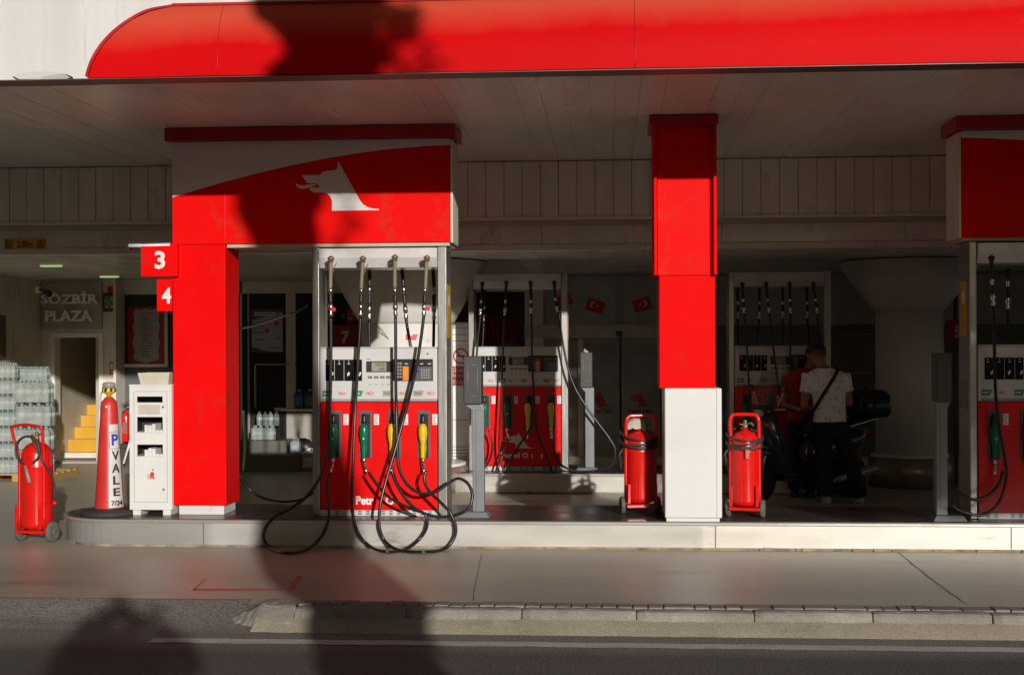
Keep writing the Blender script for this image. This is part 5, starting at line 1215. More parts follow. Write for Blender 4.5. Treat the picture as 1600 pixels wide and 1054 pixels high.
# small wall extinguishers
def smallext(px0, px1, py0, py1, Y, label):
    x = AX((px0+px1)/2, Y); zb_ = at(px0, py1, Y).z; zt_ = at(px0, py0, Y).z; r = (AX(px1, Y)-AX(px0, Y))/2; h = zt_-zb_
    root = empty('fire_extinguisher', (x, Y, zb_), label, 'extinguisher', 'small fire extinguishers')
    MB().lathe([(r*.9, 0), (r, .01), (r, h*.72), (r*.8, h*.8), (r*.35, h*.85), (r*.3, h*.9)], n=20).build('cylinder', exred, root)
    MB().tube([(0, 0, h*.9), (r*.1, -.01, h*.96), (r*.8, -.02, h)], .012, 6).build('lever', steel, root)
    MB().tube(spline([(0, 0, h*.92), (-r*1.0, -.02, h*.8), (-r*1.1, -.02, h*.45)], 5), .009, 6).build('hose', black, root)
    MB().box(-r*.6, r*.6, -r-.003, -r+.02, h*.25, h*.55).build('label_plate', mat('ext_label', (.35, .12, .1), .5), root)
    return root
smallext(190.5, 203, 635, 690, YB-.15, 'small red fire extinguisher left of the white cabinet on the low ledge')
smallext(179, 188, 650, 690, YB-.16, 'small red fire extinguisher mostly hidden behind the valet cone')
smallext(1350, 1368, 602, 632, YSH-.25, 'dim red fire extinguisher on the wall beyond the scooter')
b = MB(); b.box(AX(176, YB), AX(262, YB), YB-.36, YB-.105, at(220, 697, YB).z, at(220, 691, YB).z); b.box(AX(178, YB), AX(262, YB), YB-.30, YB-.105, 0, at(220, 697.5, YB).z)
tag(b.build('low_ledge', mat('ledge_dark', (.05, .047, .042), .5)), 'low dark ledge carrying small extinguishers behind the white cabinet', 'ledge')
b = MB().tube([at(209, 670, 19.4), at(193, 724, 19.3)], .016, 8)
tag(b.build('leaning_pole', pillarw), 'pale pole leaning against the low dark ledge', 'pole')
# ------------------------------------------------------------ people
def ell(b, c, rx, ry, rz, n=16, M=None):
    prof = [(max(1e-4, math.sin(math.pi*i/10)), -math.cos(math.pi*i/10)) for i in range(11)]
    vs = []; c = Vector(c)
    for r, z in prof:
        for k in range(n):
            a = 2*math.pi*k/n; v = Vector((r*math.cos(a)*rx, r*math.sin(a)*ry, z*rz)); v = (M @ v if M else v)+c; vs.append(v)
    fs = [(i*n+k, i*n+(k+1) % n, (i+1)*n+(k+1) % n, (i+1)*n+k) for i in range(10) for k in range(n)]
    fs += [tuple(range(n))[::-1], tuple(10*n+k for k in range(n))]
    b.add(vs, fs, True)
def loft(b, rings, n=20):   # rings: (cx,cy,z,rx,ry)
    vs = []
    for cx, cy, z, rx, ry in rings:
        for k in range(n): a = 2*math.pi*k/n; vs.append((cx+rx*math.cos(a), cy+ry*math.sin(a), z))
    fs = [(i*n+k, i*n+(k+1) % n, (i+1)*n+(k+1) % n, (i+1)*n+k) for i in range(len(rings)-1) for k in range(n)]
    fs += [tuple(range(n))[::-1], tuple((len(rings)-1)*n+k for k in range(n))]
    b.add(vs, fs, True)
def remesh(b, name, m, parent, vox=.012, smooth=4, wr=0):
    o = b.build('tmp', m, None)
    r = o.modifiers.new('r', 'REMESH'); r.mode = 'VOXEL'; r.voxel_size = vox; r.use_smooth_shade = True
    s = o.modifiers.new('s', 'SMOOTH'); s.iterations = smooth; s.factor = .5
    bpy.context.view_layer.update(); me = bpy.data.meshes.new_from_object(o.evaluated_get(bpy.context.evaluated_depsgraph_get()))
    bpy.data.objects.remove(o); me.name = name
    if wr:
        for v in me.vertices:
            p = v.co; v.co += v.normal*wr*(noise.noise((p.x*9, p.y*9, p.z*16))+.5*noise.noise((p.x*20+p.z*14, p.y*20, p.z*22)))
    me.materials.clear(); me.materials.append(m)
    for p in me.polygons: p.use_smooth = True
    q = bpy.data.objects.new(name, me); C.objects.link(q); q.parent = parent; return q
skin = mat('skin', (.33, .17, .10), .5, var=.06); skin2 = mat('skin_tan', (.30, .15, .085), .5, var=.06)
def hand(b, w_, d, up, s=1, curl=.6):
    """w_: wrist point, d: direction of the fingers, up: back-of-hand side"""
    w_ = Vector(w_); d = Vector(d).normalized(); up = Vector(up).normalized(); sd_ = d.cross(up).normalized()
    b.tube([w_, w_+d*.05, w_+d*.09], [.024, .034, .034], 10)
    for i, ln in enumerate((.065, .075, .07, .055)):
        o_ = w_+d*.085+sd_*(-.027+.018*i)*s
        p1_ = o_+d*ln*.5-up*ln*.15*curl; p2_ = p1_+d*ln*.35-up*ln*.4*curl; p3 = p2_+d*ln*.05-up*ln*.35*curl
        b.tube([o_, p1_, p2_, p3], [.0098, .009, .0085, .007], 8)
    t0 = w_+d*.03-sd_*.028*s; b.tube([t0, t0-sd_*.03*s+d*.03, t0-sd_*.03*s+d*.058-up*.01], [.013, .011, .009], 8)
def head(b, c, yaw, pitch=0, s=1.0):
    M = Matrix.Rotation(yaw, 4, 'Z') @ Matrix.Rotation(pitch, 4, 'X'); c = Vector(c)
    f = lambda v: c+M @ (Vector(v)*s)      # local +Y is the face direction
    ell(b, f((0, -.012, .025)), .077*s, .096*s, .092*s, 20, M); ell(b, f((0, .03, -.035)), .057*s, .062*s, .075*s, 16, M)
    ell(b, f((0, .055, -.085)), .028*s, .026*s, .02*s, 12, M)
    ell(b, f((0, .098, -.015)), .012*s, .018*s, .024*s, 10, M); ell(b, f((0, .09, .022)), .05*s, .012*s, .011*s, 10, M)
    ell(b, f((0, .088, -.052)), .022*s, .010*s, .008*s, 10, M)
    for sx in (-1, 1): ell(b, f((sx*.079, -.005, -.008)), .009*s, .021*s, .032*s, 10, M)
    return f, M
# -- person 1, seen from behind
px1_, Y1 = 1300, 15.15
A_ = empty('person', (AX(px1_, Y1), Y1, 0), 'person seen from behind in pale patterned T-shirt with black strap bag, black trousers', 'person')
K = 1/142.0; lx = lambda px: (px-1300)*K; lz = lambda py: (787-py)*K
b = MB()
f1, M1 = head(b, (lx(1280), .035, 1.615), R(12), R(-14), 1.0)
b.tube([(lx(1289), -.0, 1.40), (lx(1284), .005, 1.50), (lx(1281), .02, 1.57)], [.064, .056, .055], 14)
loft(b, [(lx(1299), 0, .80, .11, .09), (lx(1298), 0, .90, .14, .10), (lx(1296), 0, 1.02, .145, .10), (lx(1294), 0, 1.15, .15, .105), (lx(1292), 0, 1.30, .18, .11), (lx(1291), 0, 1.40, .185, .09), (lx(1290), 0, 1.46, .10, .07)])
SL, SR = Vector((lx(1264), 0, 1.395)), Vector((lx(1318), 0, 1.395))
EL_, ER_ = Vector((lx(1257), .02, 1.06)), Vector((lx(1327), .03, 1.08)); WL, WR = Vector((lx(1270), .22, .98)), Vector((lx(1314), .24, 1.02))
b.tube([SL, SL.lerp(EL_, .5), EL_, EL_.lerp(WL, .4), WL], [.052, .048, .040, .038, .027], 12); b.tube([SR, SR.lerp(ER_, .5), ER_, ER_.lerp(WR, .4), WR], [.052, .048, .040, .038, .027], 12)
FL, FR = Vector((lx(1292), 0, .07)), Vector((lx(1343), .06, .07))
for hx, ft in ((lx(1285), FL), (lx(1312), FR)):
    kn = Vector(((hx+ft.x)/2+.0, .02, .48)); b.tube([(hx, 0, .86), (hx*.8+kn.x*.2, .01, .68), kn, ((kn.x+ft.x)/2, .0, .3), ft], [.078, .072, .056, .052, .036], 14)
    b.tube([ft, ft+Vector((0, .08, -.03)), ft+Vector((0, .16, -.045))], [.038, .036, .028], 10)
hand(b, WL, (.6, .8, .0), (0, -.0, 1), 1); hand(b, WR, (-.6, .8, .1), (0, 0, 1), -1)
remesh(b, 'body', skin, A_, .009, 3)
# hair: short, faded sides
b = MB(); ell(b, f1((0, -.014, .043)), .080, .099, .082, 20, M1); h_ = b
o = remesh(b, 'hair', mat('hair_black', (.012, .010, .009), .7, var=.3, bump=.004, bscale=150), A_, .008, 2)
me = o.data; bm = bmesh.new(); bm.from_mesh(me); zc_ = f1((0, 0, .028)).z
geom = [v for v in bm.verts if (M1.inverted() @ (v.co-f1((0, 0, 0)))).z < .018+.0*v.co.x or ((M1.inverted() @ (v.co-f1((0, 0, 0)))).y > .055 and (M1.inverted() @ (v.co-f1((0, 0, 0)))).z < .06)]
bmesh.ops.delete(bm, geom=geom, context='VERTS'); bm.to_mesh(me); bm.free()
b = MB(); ell(b, f1((0, -.016, .022)), .0785, .0975, .094, 20, M1); o = remesh(b, 'hair_fade', mat('hair_fade', (.10, .06, .04), .7, var=.2), A_, .008, 2)
me = o.data; bm = bmesh.new(); bm.from_mesh(me); inv = M1.inverted()
bmesh.ops.delete(bm, geom=[v for v in bm.verts if (inv @ (v.co-f1((0, 0, 0)))).z < -.03 or (inv @ (v.co-f1((0, 0, 0)))).y > .04], context='VERTS'); bm.to_mesh(me); bm.free()
for sx in (-1, 1):
    b = MB(); ell(b, f1((sx*.03, .088, .0)), .010, .006, .006); b.build('eye', ink, A_)
# T-shirt
b = MB(); loft(b, [(lx(1296), 0, .885, .185, .128), (lx(1296), 0, .90, .18, .125), (lx(1296), 0, 1.0, .170, .12), (lx(1295), 0, 1.12, .178, .122), (lx(1294), 0, 1.25, .196, .126), (lx(1292), 0, 1.36, .215, .120), (lx(1291), 0, 1.425, .185, .098), (lx(1289), 0, 1.465, .10, .075), (lx(1288), 0, 1.475, .07, .07)])
for S_, E_ in ((SL, EL_), (SR, ER_)): b.tube([S_+Vector((0, 0, .012)), S_.lerp(E_, .3), S_.lerp(E_, .56)], [.070, .071, .072], 14)
tee = mat('tee_pattern', (.82, .83, .86), .8, var=.02)
n = tee.node_tree; P_ = n.nodes['Principled BSDF']; tc = n.nodes.new('ShaderNodeTexCoord'); vo = n.nodes.new('ShaderNodeTexVoronoi'); vo.inputs['Scale'].default_value = 17; n.links.new(tc.outputs['Object'], vo.inputs[0])
cr = n.nodes.new('ShaderNodeValToRGB'); n.links.new(vo.outputs['Distance'], cr.inputs[0]); cr.color_ramp.elements[0].position = .18; cr.color_ramp.elements[0].color = (.50, .55, .72, 1); cr.color_ramp.elements[1].position = .42; cr.color_ramp.elements[1].color = (.84, .85, .88, 1); n.links.new(cr.outputs[0], P_.inputs['Base Color'])
remesh(b, 't_shirt', tee, A_, .010, 3, .007)
MB().tube([(lx(1287)+.068*math.cos(a/8*math.pi), -.0+.068*math.sin(a/8*math.pi), 1.482+.006*math.sin(a/8*math.pi)) for a in range(16)], .009, 8, closed=True).build('collar', mat('collar_navy', (.02, .025, .09), .7), A_)
# trousers
b = MB(); loft(b, [(lx(1298), 0, .74, .155, .125), (lx(1298), 0, .84, .172, .128), (lx(1297), 0, .93, .168, .118), (lx(1297), 0, .97, .16, .112)])
for hx, ft in ((lx(1284), FL), (lx(1313), FR)):
    kn = Vector(((hx+ft.x)/2, .02, .46)); b.tube([(hx, 0, .84), (hx*.75+kn.x*.25, .01, .66), kn, ((kn.x+ft.x)/2, .0, .26), ft+Vector((0, .0, .01))], [.102, .098, .088, .086, .082], 16)
remesh(b, 'trousers', mat('trousers_black', (.010, .010, .012), .8, var=.2), A_, .012, 3, .009)
for ft in (FL, FR):
    s_ = MB(); loft(s_, [(ft.x, .045, .0, .052, .125), (ft.x, .045, .02, .054, .13), (ft.x, .04, .05, .05, .12), (ft.x, .015, .085, .042, .075), (ft.x, .0, .11, .040, .05)], 18)
    for i, v in enumerate(s_.v): s_.v[i] = (v[0], v[1]+ft.y, v[2])
    s_.build('shoe', mat('shoe_pale', (.38, .42, .48), .6), A_)
# strap and bag
st = []
for px, py, y in ((1306, 577, .02), (1306, 582, -.09), (1300, 592, -.137), (1290, 608, -.142), (1280, 624, -.136), (1271, 640, -.12), (1263, 654, -.06), (1262, 662, .03)): st.append(Vector((lx(px), y, lz(py))))
st = spline(st, 6); vs = []; fs = []
for i, p in enumerate(st):
    t = (st[min(i+1, len(st)-1)]-st[max(0, i-1)]).normalized(); n_ = Vector((p.x*.3, -1 if p.y < 0 else 1, 0)).normalized(); s_ = t.cross(n_).normalized()*.019
    vs += [p+s_, p-s_, p-s_+n_*-.004, p+s_+n_*-.004]
for i in range(len(st)-1):
    for j in range(4): fs.append((i*4+j, i*4+(j+1) % 4, i*4+4+(j+1) % 4, i*4+4+j))
sb = tag(MB().add(vs, fs).build('shoulder_bag', mat('strap_black', (.012, .011, .012), .7)), 'black shoulder bag on a diagonal strap across the pale T-shirt', 'bag')
sb.location = A_.location
o = bx('bag_pouch', lx(1262)-.01, lx(1262)+.17, .03, .16, lz(672)-.05, lz(655), mat('strap_black', (.012, .011, .012), .7), sb, .02)
# -- person 2, red polo, facing the camera's right, head bowed
px2_, Y2 = 1252, 15.86; K2 = 1/137.0
B_ = empty('person', (AX(px2_, Y2), Y2, 0), 'person in red polo and dark trousers behind the scooter, mostly hidden by the first', 'person')
l2 = lambda px: (px-1254)*K2
b = MB(); f2, M2 = head(b, (l2(1272), -.03, 1.60), R(-150), R(-18), 1.0)
b.tube([(l2(1262), 0, 1.38), (l2(1267), -.01, 1.46), (l2(1270), -.02, 1.54)], [.066, .058, .056], 14)
loft(b, [(0, 0, .82, .12, .10), (0, 0, .92, .145, .11), (0, 0, 1.05, .15, .12), (.01, 0, 1.2, .165, .12), (.02, 0, 1.32, .18, .11), (.03, 0, 1.40, .17, .09), (.04, 0, 1.45, .09, .07)])
S1, S2 = Vector((-.15, 0, 1.36)), Vector((.21, .0, 1.36)); E1_, E2_ = Vector((-.20, -.04, 1.05)), Vector((.25, -.06, 1.06)); W1, W2 = Vector((-.06, -.24, 1.0)), Vector((.12, -.28, 1.02))
for S_, E_, W_ in ((S1, E1_, W1), (S2, E2_, W2)): b.tube([S_, S_.lerp(E_, .5), E_, E_.lerp(W_, .4), W_], [.055, .050, .042, .040, .028], 12)
hand(b, W1, (.6, -.8, 0), (0, 0, 1), -1); hand(b, W2, (-.6, -.8, 0), (0, 0, 1), 1)
for hx in (-.085, .085):
    b.tube([(hx, 0, .86), (hx, -.01, .66), (hx, -.02, .47), (hx, .0, .28), (hx, .02, .07)], [.078, .07, .055, .052, .038], 14); b.tube([(hx, .02, .07), (hx, -.08, .04), (hx, -.15, .03)], [.04, .036, .028], 10)
remesh(b, 'body', skin2, B_, .009, 3)
b = MB(); ell(b, f2((0, -.018, .028)), .080, .099, .092, 20, M2); o = remesh(b, 'hair', mat('hair_cropped', (.05, .035, .028), .8, var=.3), B_, .008, 2)
me = o.data; bm = bmesh.new(); bm.from_mesh(me); inv = M2.inverted()
bmesh.ops.delete(bm, geom=[v for v in bm.verts if (inv @ (v.co-f2((0, 0, 0)))).z < .0 or ((inv @ (v.co-f2((0, 0, 0)))).y > .045)], context='VERTS'); bm.to_mesh(me); bm.free()
for sx in (-1, 1): b = MB(); ell(b, f2((sx*.03, .086, .0)), .011, .006, .006); b.build('eye', ink, B_)
b = MB(); ell(b, f2((0, .097, -.052)), .02, .004, .003); b.build('mouth', mat('lips', (.25, .09, .07), .5), B_)
b = MB(); loft(b, [(0, 0, .86, .178, .14), (0, 0, 1.0, .168, .135), (.01, 0, 1.2, .182, .132), (.02, 0, 1.33, .20, .122), (.03, 0, 1.405, .18, .10), (.045, 0, 1.46, .075, .075)])
for S_, E_ in ((S1, E1_), (S2, E2_)): b.tube([S_+Vector((0, 0, .01)), S_.lerp(E_, .35), S_.lerp(E_, .62)], [.070, .072, .074], 14)
remesh(b, 'polo_shirt', mat('polo_red', (.36, .012, .014), .75, var=.1), B_, .011, 3, .008)
b = MB(); loft(b, [(0, 0, .76, .165, .135), (0, 0, .92, .175, .138), (0, 0, .96, .17, .13)])
for hx in (-.085, .085): b.tube([(hx, 0, .84), (hx, 0, .6), (hx, -.01, .4), (hx, .0, .08)], [.10, .092, .082, .075], 14)
remesh(b, 'trousers', mat('trousers_dark', (.014, .014, .02), .8), B_, .012, 3, .008)
for hx in (-.085, .085): s_ = MB(); loft(s_, [(hx, -.05, 0, .05, .135), (hx, -.05, .04, .05, .13), (hx, -.02, .09, .042, .07)], 16); s_.build('shoe', black, B_)

# ------------------------------------------------------------ scooter
sc_ = empty('motor_scooter', (AX(1256, 15.45), 15.45, 0), 'dark blue black motor scooter with windscreen and top box parked by the far pump', 'scooter', None, R(31))
body = mat('scooter_blue', (.012, .022, .05), .16, var=.2, coat=.6); blk = mat('scooter_black', (.012, .012, .013), .35)
wr = .25
for x, nm in ((-.66, 'wheel'), (.62, 'wheel')):
    M = Matrix.Translation((x, 0, wr)) @ Matrix.Rotation(R(90), 4, 'X')
    w_ = MB().lathe([(wr*.62, -.045), (wr*.85, -.055), (wr*.97, -.035), (wr, 0), (wr*.97, .035), (wr*.85, .055), (wr*.62, .045)], n=32, M=M).build('wheel', mat('scooter_tyre', (.015, .015, .015), .8), sc_)
    rb = MB().lathe([(wr*.5, -.03), (wr*.62, -.04), (wr*.62, .04), (wr*.5, .03)], n=32, M=M); rb.lathe([(0, -.05), (.035, -.05), (.035, .05), (0, .05)], n=12, M=M)
    for k in range(5): a = 2*math.pi*k/5; rb.tube([(x+.03*math.cos(a), 0, wr+.03*math.sin(a)), (x+wr*.52*math.cos(a), 0, wr+wr*.52*math.sin(a))], .014, 6)
    rb.build('rim', steel, w_)
b = MB(); loft_r = []
# rear bodywork
vs = []; n = 16
for x, zc1, ry, rz in ((.02, .52, .12, .13), (.2, .55, .16, .17), (.45, .60, .17, .17), (.7, .66, .14, .12), (.9, .72, .07, .05)):
    for k in range(n): a = 2*math.pi*k/n; vs.append((x, ry*math.cos(a), zc1+rz*math.sin(a)))
b.add(vs, [(i*n+k, i*n+(k+1) % n, (i+1)*n+(k+1) % n, (i+1)*n+k) for i in range(4) for k in range(n)]+[tuple(range(n)), tuple(4*n+k for k in range(n))], True)
b.build('rear_body', body, sc_)
b = MB(); vs = []
for x, z, wy in ((-.36, .30, .17), (-.44, .5, .2), (-.52, .72, .2), (-.56, .9, .16), (-.53, .99, .10)):
    for y, dx in ((-wy, .05), (-wy*.6, -.05), (0, -.09), (wy*.6, -.05), (wy, .05)): vs.append((x+dx, y, z))
for x, z, wy in ((-.36, .30, .17), (-.44, .5, .2), (-.52, .72, .2), (-.56, .9, .16), (-.53, .99, .10)):
    for y, dx in ((-wy, .05), (-wy*.6, .02), (0, .02), (wy*.6, .02), (wy, .05)): vs.append((x+dx+.03, y*.96, z))
fs = []
for o_, rev in ((0, 0), (25, 1)):
    for i in range(4):
        for j in range(4): q = o_+i*5+j; fs.append((q, q+1, q+6, q+5))
for i in range(4):
    for j in (0, 4): fs.append((i*5+j, (i+1)*5+j, 25+(i+1)*5+j, 25+i*5+j))
b.add(vs, fs, True).build('leg_shield', body, sc_)
MB().tube(spline([(-.92, 0, .33), (-.86, 0, .47), (-.7, 0, .545), (-.52, 0, .53), (-.42, 0, .42)], 5), [.05]+[.09]*19+[.05], 12).build('front_fender', body, sc_)
bx('floorboard', -.42, .1, -.17, .17, .28, .34, blk, sc_, .02)
MB().box(-.42, .12, -.19, .19, .24, .279).build('side_skirt', body, sc_, .02)
b = MB(); vs = []
for x, z, ry in ((.0, .72, .10), (.08, .76, .13), (.35, .78, .15), (.5, .81, .14), (.75, .86, .13), (.88, .86, .08)):
    for k in range(12): a = 2*math.pi*k/12; vs.append((x, ry*math.cos(a), z+.045*math.sin(a)))
b.add(vs, [(i*12+k, i*12+(k+1) % 12, (i+1)*12+(k+1) % 12, (i+1)*12+k) for i in range(5) for k in range(12)]+[tuple(range(12)), tuple(60+k for k in range(12))], True).build('seat', blk, sc_)
for s_ in (-1, 1):
    MB().tube([(-.66+.0, s_*.075, wr), (-.60, s_*.07, .5), (-.56, s_*.05, .62)], .022, 8).build('fork_leg', steel, sc_)
    MB().tube(spline([(-.50, s_*.16, 1.04), (-.49, s_*.22, 1.14), (-.5, s_*.27, 1.22)], 4), .007, 6).build('mirror_stem', chrome, sc_)
    mb_ = MB(); ell(mb_, (-.51, s_*.29, 1.25), .015, .06, .04); mb_.build('mirror', blk, sc_)
    MB().tube([(-.46, s_*.22, 1.04), (-.43, s_*.35, 1.02)], .018, 8).build('grip', blk, sc_)
    mb_ = MB(); ell(mb_, (-.60, s_*.13, .86), .03, .045, .025); mb_.build('indicator', mat('indicator', (.5, .2, .03), .3), sc_)
MB().tube(spline([(-.44, -.3, 1.03), (-.50, -.15, 1.02), (-.52, 0, .99), (-.50, .15, 1.02), (-.44, .3, 1.03)], 4), .012, 8).build('handlebar', chrome, sc_)
b = MB(); ell(b, (-.56, 0, 1.0), .085, .14, .08); b.build('handlebar_cover', body, sc_)
b = MB(); ell(b, (-.625, 0, .98), .03, .085, .05); b.build('headlight', mat('headlamp', (.5, .5, .48), .1), sc_)
b = MB(); vs = []; n = 8
for t in (0, 1):
    for i in range(9):
        z = 1.04+.40*i/8
        for j in range(n+1):
            a = (j/n-.5); wd = .40*(1-.25*(i/8)**2); vs.append((-.63+.12*i/8+.10*a*a*4*.5+t*.004, a*wd, z))
m_ = 9*(n+1); fs = [(i*(n+1)+j, i*(n+1)+j+1, (i+1)*(n+1)+j+1, (i+1)*(n+1)+j) for i in range(8) for j in range(n)]; fs += [tuple(q+m_ for q in f) for f in fs]
b.add(vs, fs, True).build('windscreen', mat('windscreen', (.12, .13, .14), .08, alpha=.22), sc_)
MB().tube([(.15, -.16, .2), (.35, -.19, .24), (.85, -.2, .34)], [.02, .045, .05], 12).build('exhaust', steel, sc_)
MB().tube([(.15, .05, .3), (.62, .12, .25)], .05, 8).build('engine_case', blk, sc_)
b = MB().tube(spline([(.45, -.17, .80), (.8, -.17, .87), (.98, -.12, .9), (.98, .12, .9), (.8, .17, .87), (.45, .17, .8)], 5), .011, 8); b.build('grab_rail', chrome, sc_)
b = MB(); b.tube([(.3, .17, .3), (.38, .22, .0)], .011, 6); b.build('side_stand', blk, sc_)
tb = MB(); n = 20
vs = []
for z, s_ in ((.90, .80), (.93, .95), (1.02, 1.02), (1.04, 1.0), (1.14, .95), (1.20, .75), (1.215, .4)):
    for k in range(n): a = 2*math.pi*k/n; ca, sa = math.cos(a), math.sin(a); e = .62; vs.append((.93+.22*s_*abs(ca)**e*(1 if ca >= 0 else -1), .23*s_*abs(sa)**e*(1 if sa >= 0 else -1), z))
tb.add(vs, [(i*n+k, i*n+(k+1) % n, (i+1)*n+(k+1) % n, (i+1)*n+k) for i in range(6) for k in range(n)]+[tuple(range(n)), tuple(6*n+k for k in range(n))], True)
t_ = tb.build('top_box', mat('box_navy', (.008, .010, .02), .25), sc_)
b = MB(); ell(b, (.93, 0, .885), .12, .1, .02); b.build('box_rack', blk, sc_)
b = MB(); ell(b, (.92, 0, .70), .03, .10, .03); b.build('tail_light', lred, sc_)

# ------------------------------------------------------------ trees across the street (they throw the shadows)
TY = -2.0
def back(P): t = (P.y-TY)/SD.y; return P-SD*t
prof = []
def gp(l, r, py, Y=None):
    a, c = (ong(l, py, -.08 if py > 990 else 0), ong(r, py, -.08 if py > 990 else 0)) if Y is None else (at(l, py, Y), at(r, py, Y))
    a, c = back(a), back(c); prof.append(((a.x+c.x)/2, (a.z+c.z)/2, (c.x-a.x)/2))
gp(512, 712, 1054); gp(503, 702, 1015); gp(495, 690, 975); gp(478, 662, 942); gp(420, 615, 905); gp(405, 575, 872)
gp(400, 556, 835, 11.62); gp(400, 548, 815, 11.62); gp(404, 552, 770, 11.88); gp(408, 528, 700, 11.88); gp(404, 500, 600, 11.88); gp(402, 497, 500, 11.88); gp(400, 497, 420, 11.88)
gp(396, 500, 378, 11.9); gp(378, 492, 345, 11.9); gp(366, 505, 318, 11.9); gp(362, 512, 298, 11.9)
gp(432, 572, 118, 9.45); gp(441, 582, 85, 9.42); gp(438, 584, 58, 9.40); gp(415, 590, 25, 9.4); gp(395, 600, 0, 9.45)
prof.sort(key=lambda t: t[1])
x0, z0, h0 = prof[0]; pr = [(x0+.25, -.12, h0*1.5), (x0+.2, .3, h0*1.15), (x0+.12, 1.2, h0)]+prof
top = prof[-1]; pr += [(top[0]+.05, top[1]+.7, top[2]*1.0), (top[0]+.1, top[1]+1.6, top[2]*.7), (top[0]+.15, top[1]+2.6, top[2]*.4)]
bark = mat('bark', (.16, .12, .085), .9, var=.3, scale=6, bump=.03, bscale=9, streak=(1, 1, .3)); leafm = mat('leaf_green', (.045, .085, .02), .6, var=.4, scale=3)
def leaves(b, c, rad, n, s, rg, shell=.4):
    for _ in range(n):
        while True:
            v = Vector((rg.uniform(-1, 1), rg.uniform(-1, 1), rg.uniform(-1, 1)))
            if shell < v.length < 1: break
        p = Vector(c)+Vector((v.x*rad[0], v.y*rad[1], v.z*rad[2])); q = Matrix.Rotation(rg.uniform(0, 6.3), 3, 'Z') @ Matrix.Rotation(rg.uniform(-1, 1), 3, 'X')
        w_ = s*rg.uniform(.6, 1.2); b.add([p+q @ Vector(k) for k in ((-w_, 0, 0), (0, -w_*.45, .1*w_), (w_, 0, 0), (0, w_*.45, .1*w_))], [(0, 1, 2, 3)])
def tree(name, label, cat='tree'):
    return empty(name, (0, 0, 0), label, cat, 'street trees and added shade caster behind the camera')
t1 = tree('plane_tree', 'old plane tree with thick knotted trunk across the street')
rg = random.Random(21); b = MB(); n = 20; vs = []
P_ = spline([(x, h, z) for x, z, h in pr], 3)
for q in P_:
    for k in range(n):
        a = 2*math.pi*k/n; r_ = q.y*(1+.05*math.sin(3*a+q.z*2)+.05*noise.noise((math.cos(a)*2, math.sin(a)*2, q.z*2.2)))
        vs.append((q.x+r_*math.cos(a), TY+r_*math.sin(a)*.9, q.z))
b.add(vs, [(i*n+k, i*n+(k+1) % n, (i+1)*n+(k+1) % n, (i+1)*n+k) for i in range(len(P_)-1) for k in range(n)]+[tuple(range(n)), tuple((len(P_)-1)*n+k for k in range(n))], True); b.build('trunk', bark, t1)
b = MB()
tops = Vector((pr[-1][0], TY, pr[-1][1]))
for i in range(9):
    a = i*2.4; L = rg.uniform(1.5, 2.6); s0 = tops+Vector((0, 0, -rg.uniform(.4, 1.6))); e = s0+Vector((math.cos(a)*L, math.sin(a)*L, rg.uniform(.6, 1.8)))
    br = MB().tube([s0, s0.lerp(e, .5)+Vector((0, 0, .2)), e], [.14, .09, .04], 8); br.build('limb', bark, t1)
    leaves(b, e, (1.3, 1.3, .9), 420, .14, rg, .1)
leaves(b, tops+Vector((0, 0, .8)), (2.2, 2.2, 1.4), 900, .15, rg, .1)
# sprigs that throw the small blotches beside the trunk's shadow
for px, py, Y, n_ in ((622, 30, 9.4, 60), (600, 60, 9.4, 50), (640, 8, 9.4, 50), (660, 92, 9.4, 14), (688, 108, 9.4, 8), (610, 95, 9.4, 30), (540, 330, 11.9, 16), (545, 360, 11.9, 14), (528, 375, 11.9, 18), (590, 10, 9.4, 60), (636, 60, 9.4, 26), (612, 12, 9.4, 60), (630, 44, 9.4, 40), (650, 30, 9.4, 30), (668, 78, 9.4, 8), (598, 80, 9.4, 30), (540, 305, 11.9, 16), (560, 345, 11.9, 8), (655, 104, 9.4, 10)):
    c = back(at(px, py, Y)); leaves(b, c, (.10, .12, .10), n_*2, .042, rg, 0)
    
b.build('crown', leafm, t1, fixn=False)
for px, py, Y in ((622, 30, 9.4), (610, 95, 9.4), (688, 108, 9.4), (545, 360, 11.9)):
    c = back(at(px, py, Y)); s0 = Vector((pr[-5][0], TY, c.z+.5)); MB().tube([s0, s0.lerp(c, .5)+Vector((0, 0, .06)), c], [.012, .008, .005], 5).build('twig', bark, t1)
# bushy young tree whose top shades the road, lower left
t2 = tree('laurel_tree', 'round bushy laurel tree across the street left of the plane tree')
b = MB(); TYs = TY
for px, py, r_, n_ in ((186, 944, .035, 60), (196, 956, .06, 120), (176, 962, .07, 150), (150, 975, .10, 200), (215, 975, .09, 200), (238, 962, .03, 30), (255, 992, .09, 160), (180, 1000, .13, 420), (130, 1005, .11, 260), (285, 1012, .09, 160), (228, 1022, .13, 380), (145, 1036, .15, 460), (105, 1035, .12, 260), (265, 1040, .16, 420), (305, 1045, .07, 60), (200, 1060, .2, 900), (95, 1058, .12, 200)):
    c = back(ong(px, py, -.05)); leaves(b, c, (r_, r_*1.3, r_*.8), n_, .028, rg, 0)
    for _ in range(5): leaves(b, c+Vector((rg.uniform(-1, 1)*r_*1.3, 0, rg.uniform(-.3, 1.1)*r_)), (.03, .05, .03), 7, .022, rg, 0)
for px, py in ((168, 950), (200, 938), (214, 950), (150, 958), (132, 972), (120, 985), (104, 1000), (92, 1016), (82, 1034), (228, 972), (248, 975), (262, 985), (274, 996), (296, 1000), (306, 1020), (318, 1036), (178, 932), (192, 930), (236, 948), (254, 958), (140, 990), (280, 1030)):
    c = back(ong(px, py, -.05)); leaves(b, c, (.035, .06, .045), 22, .022, rg, 0)
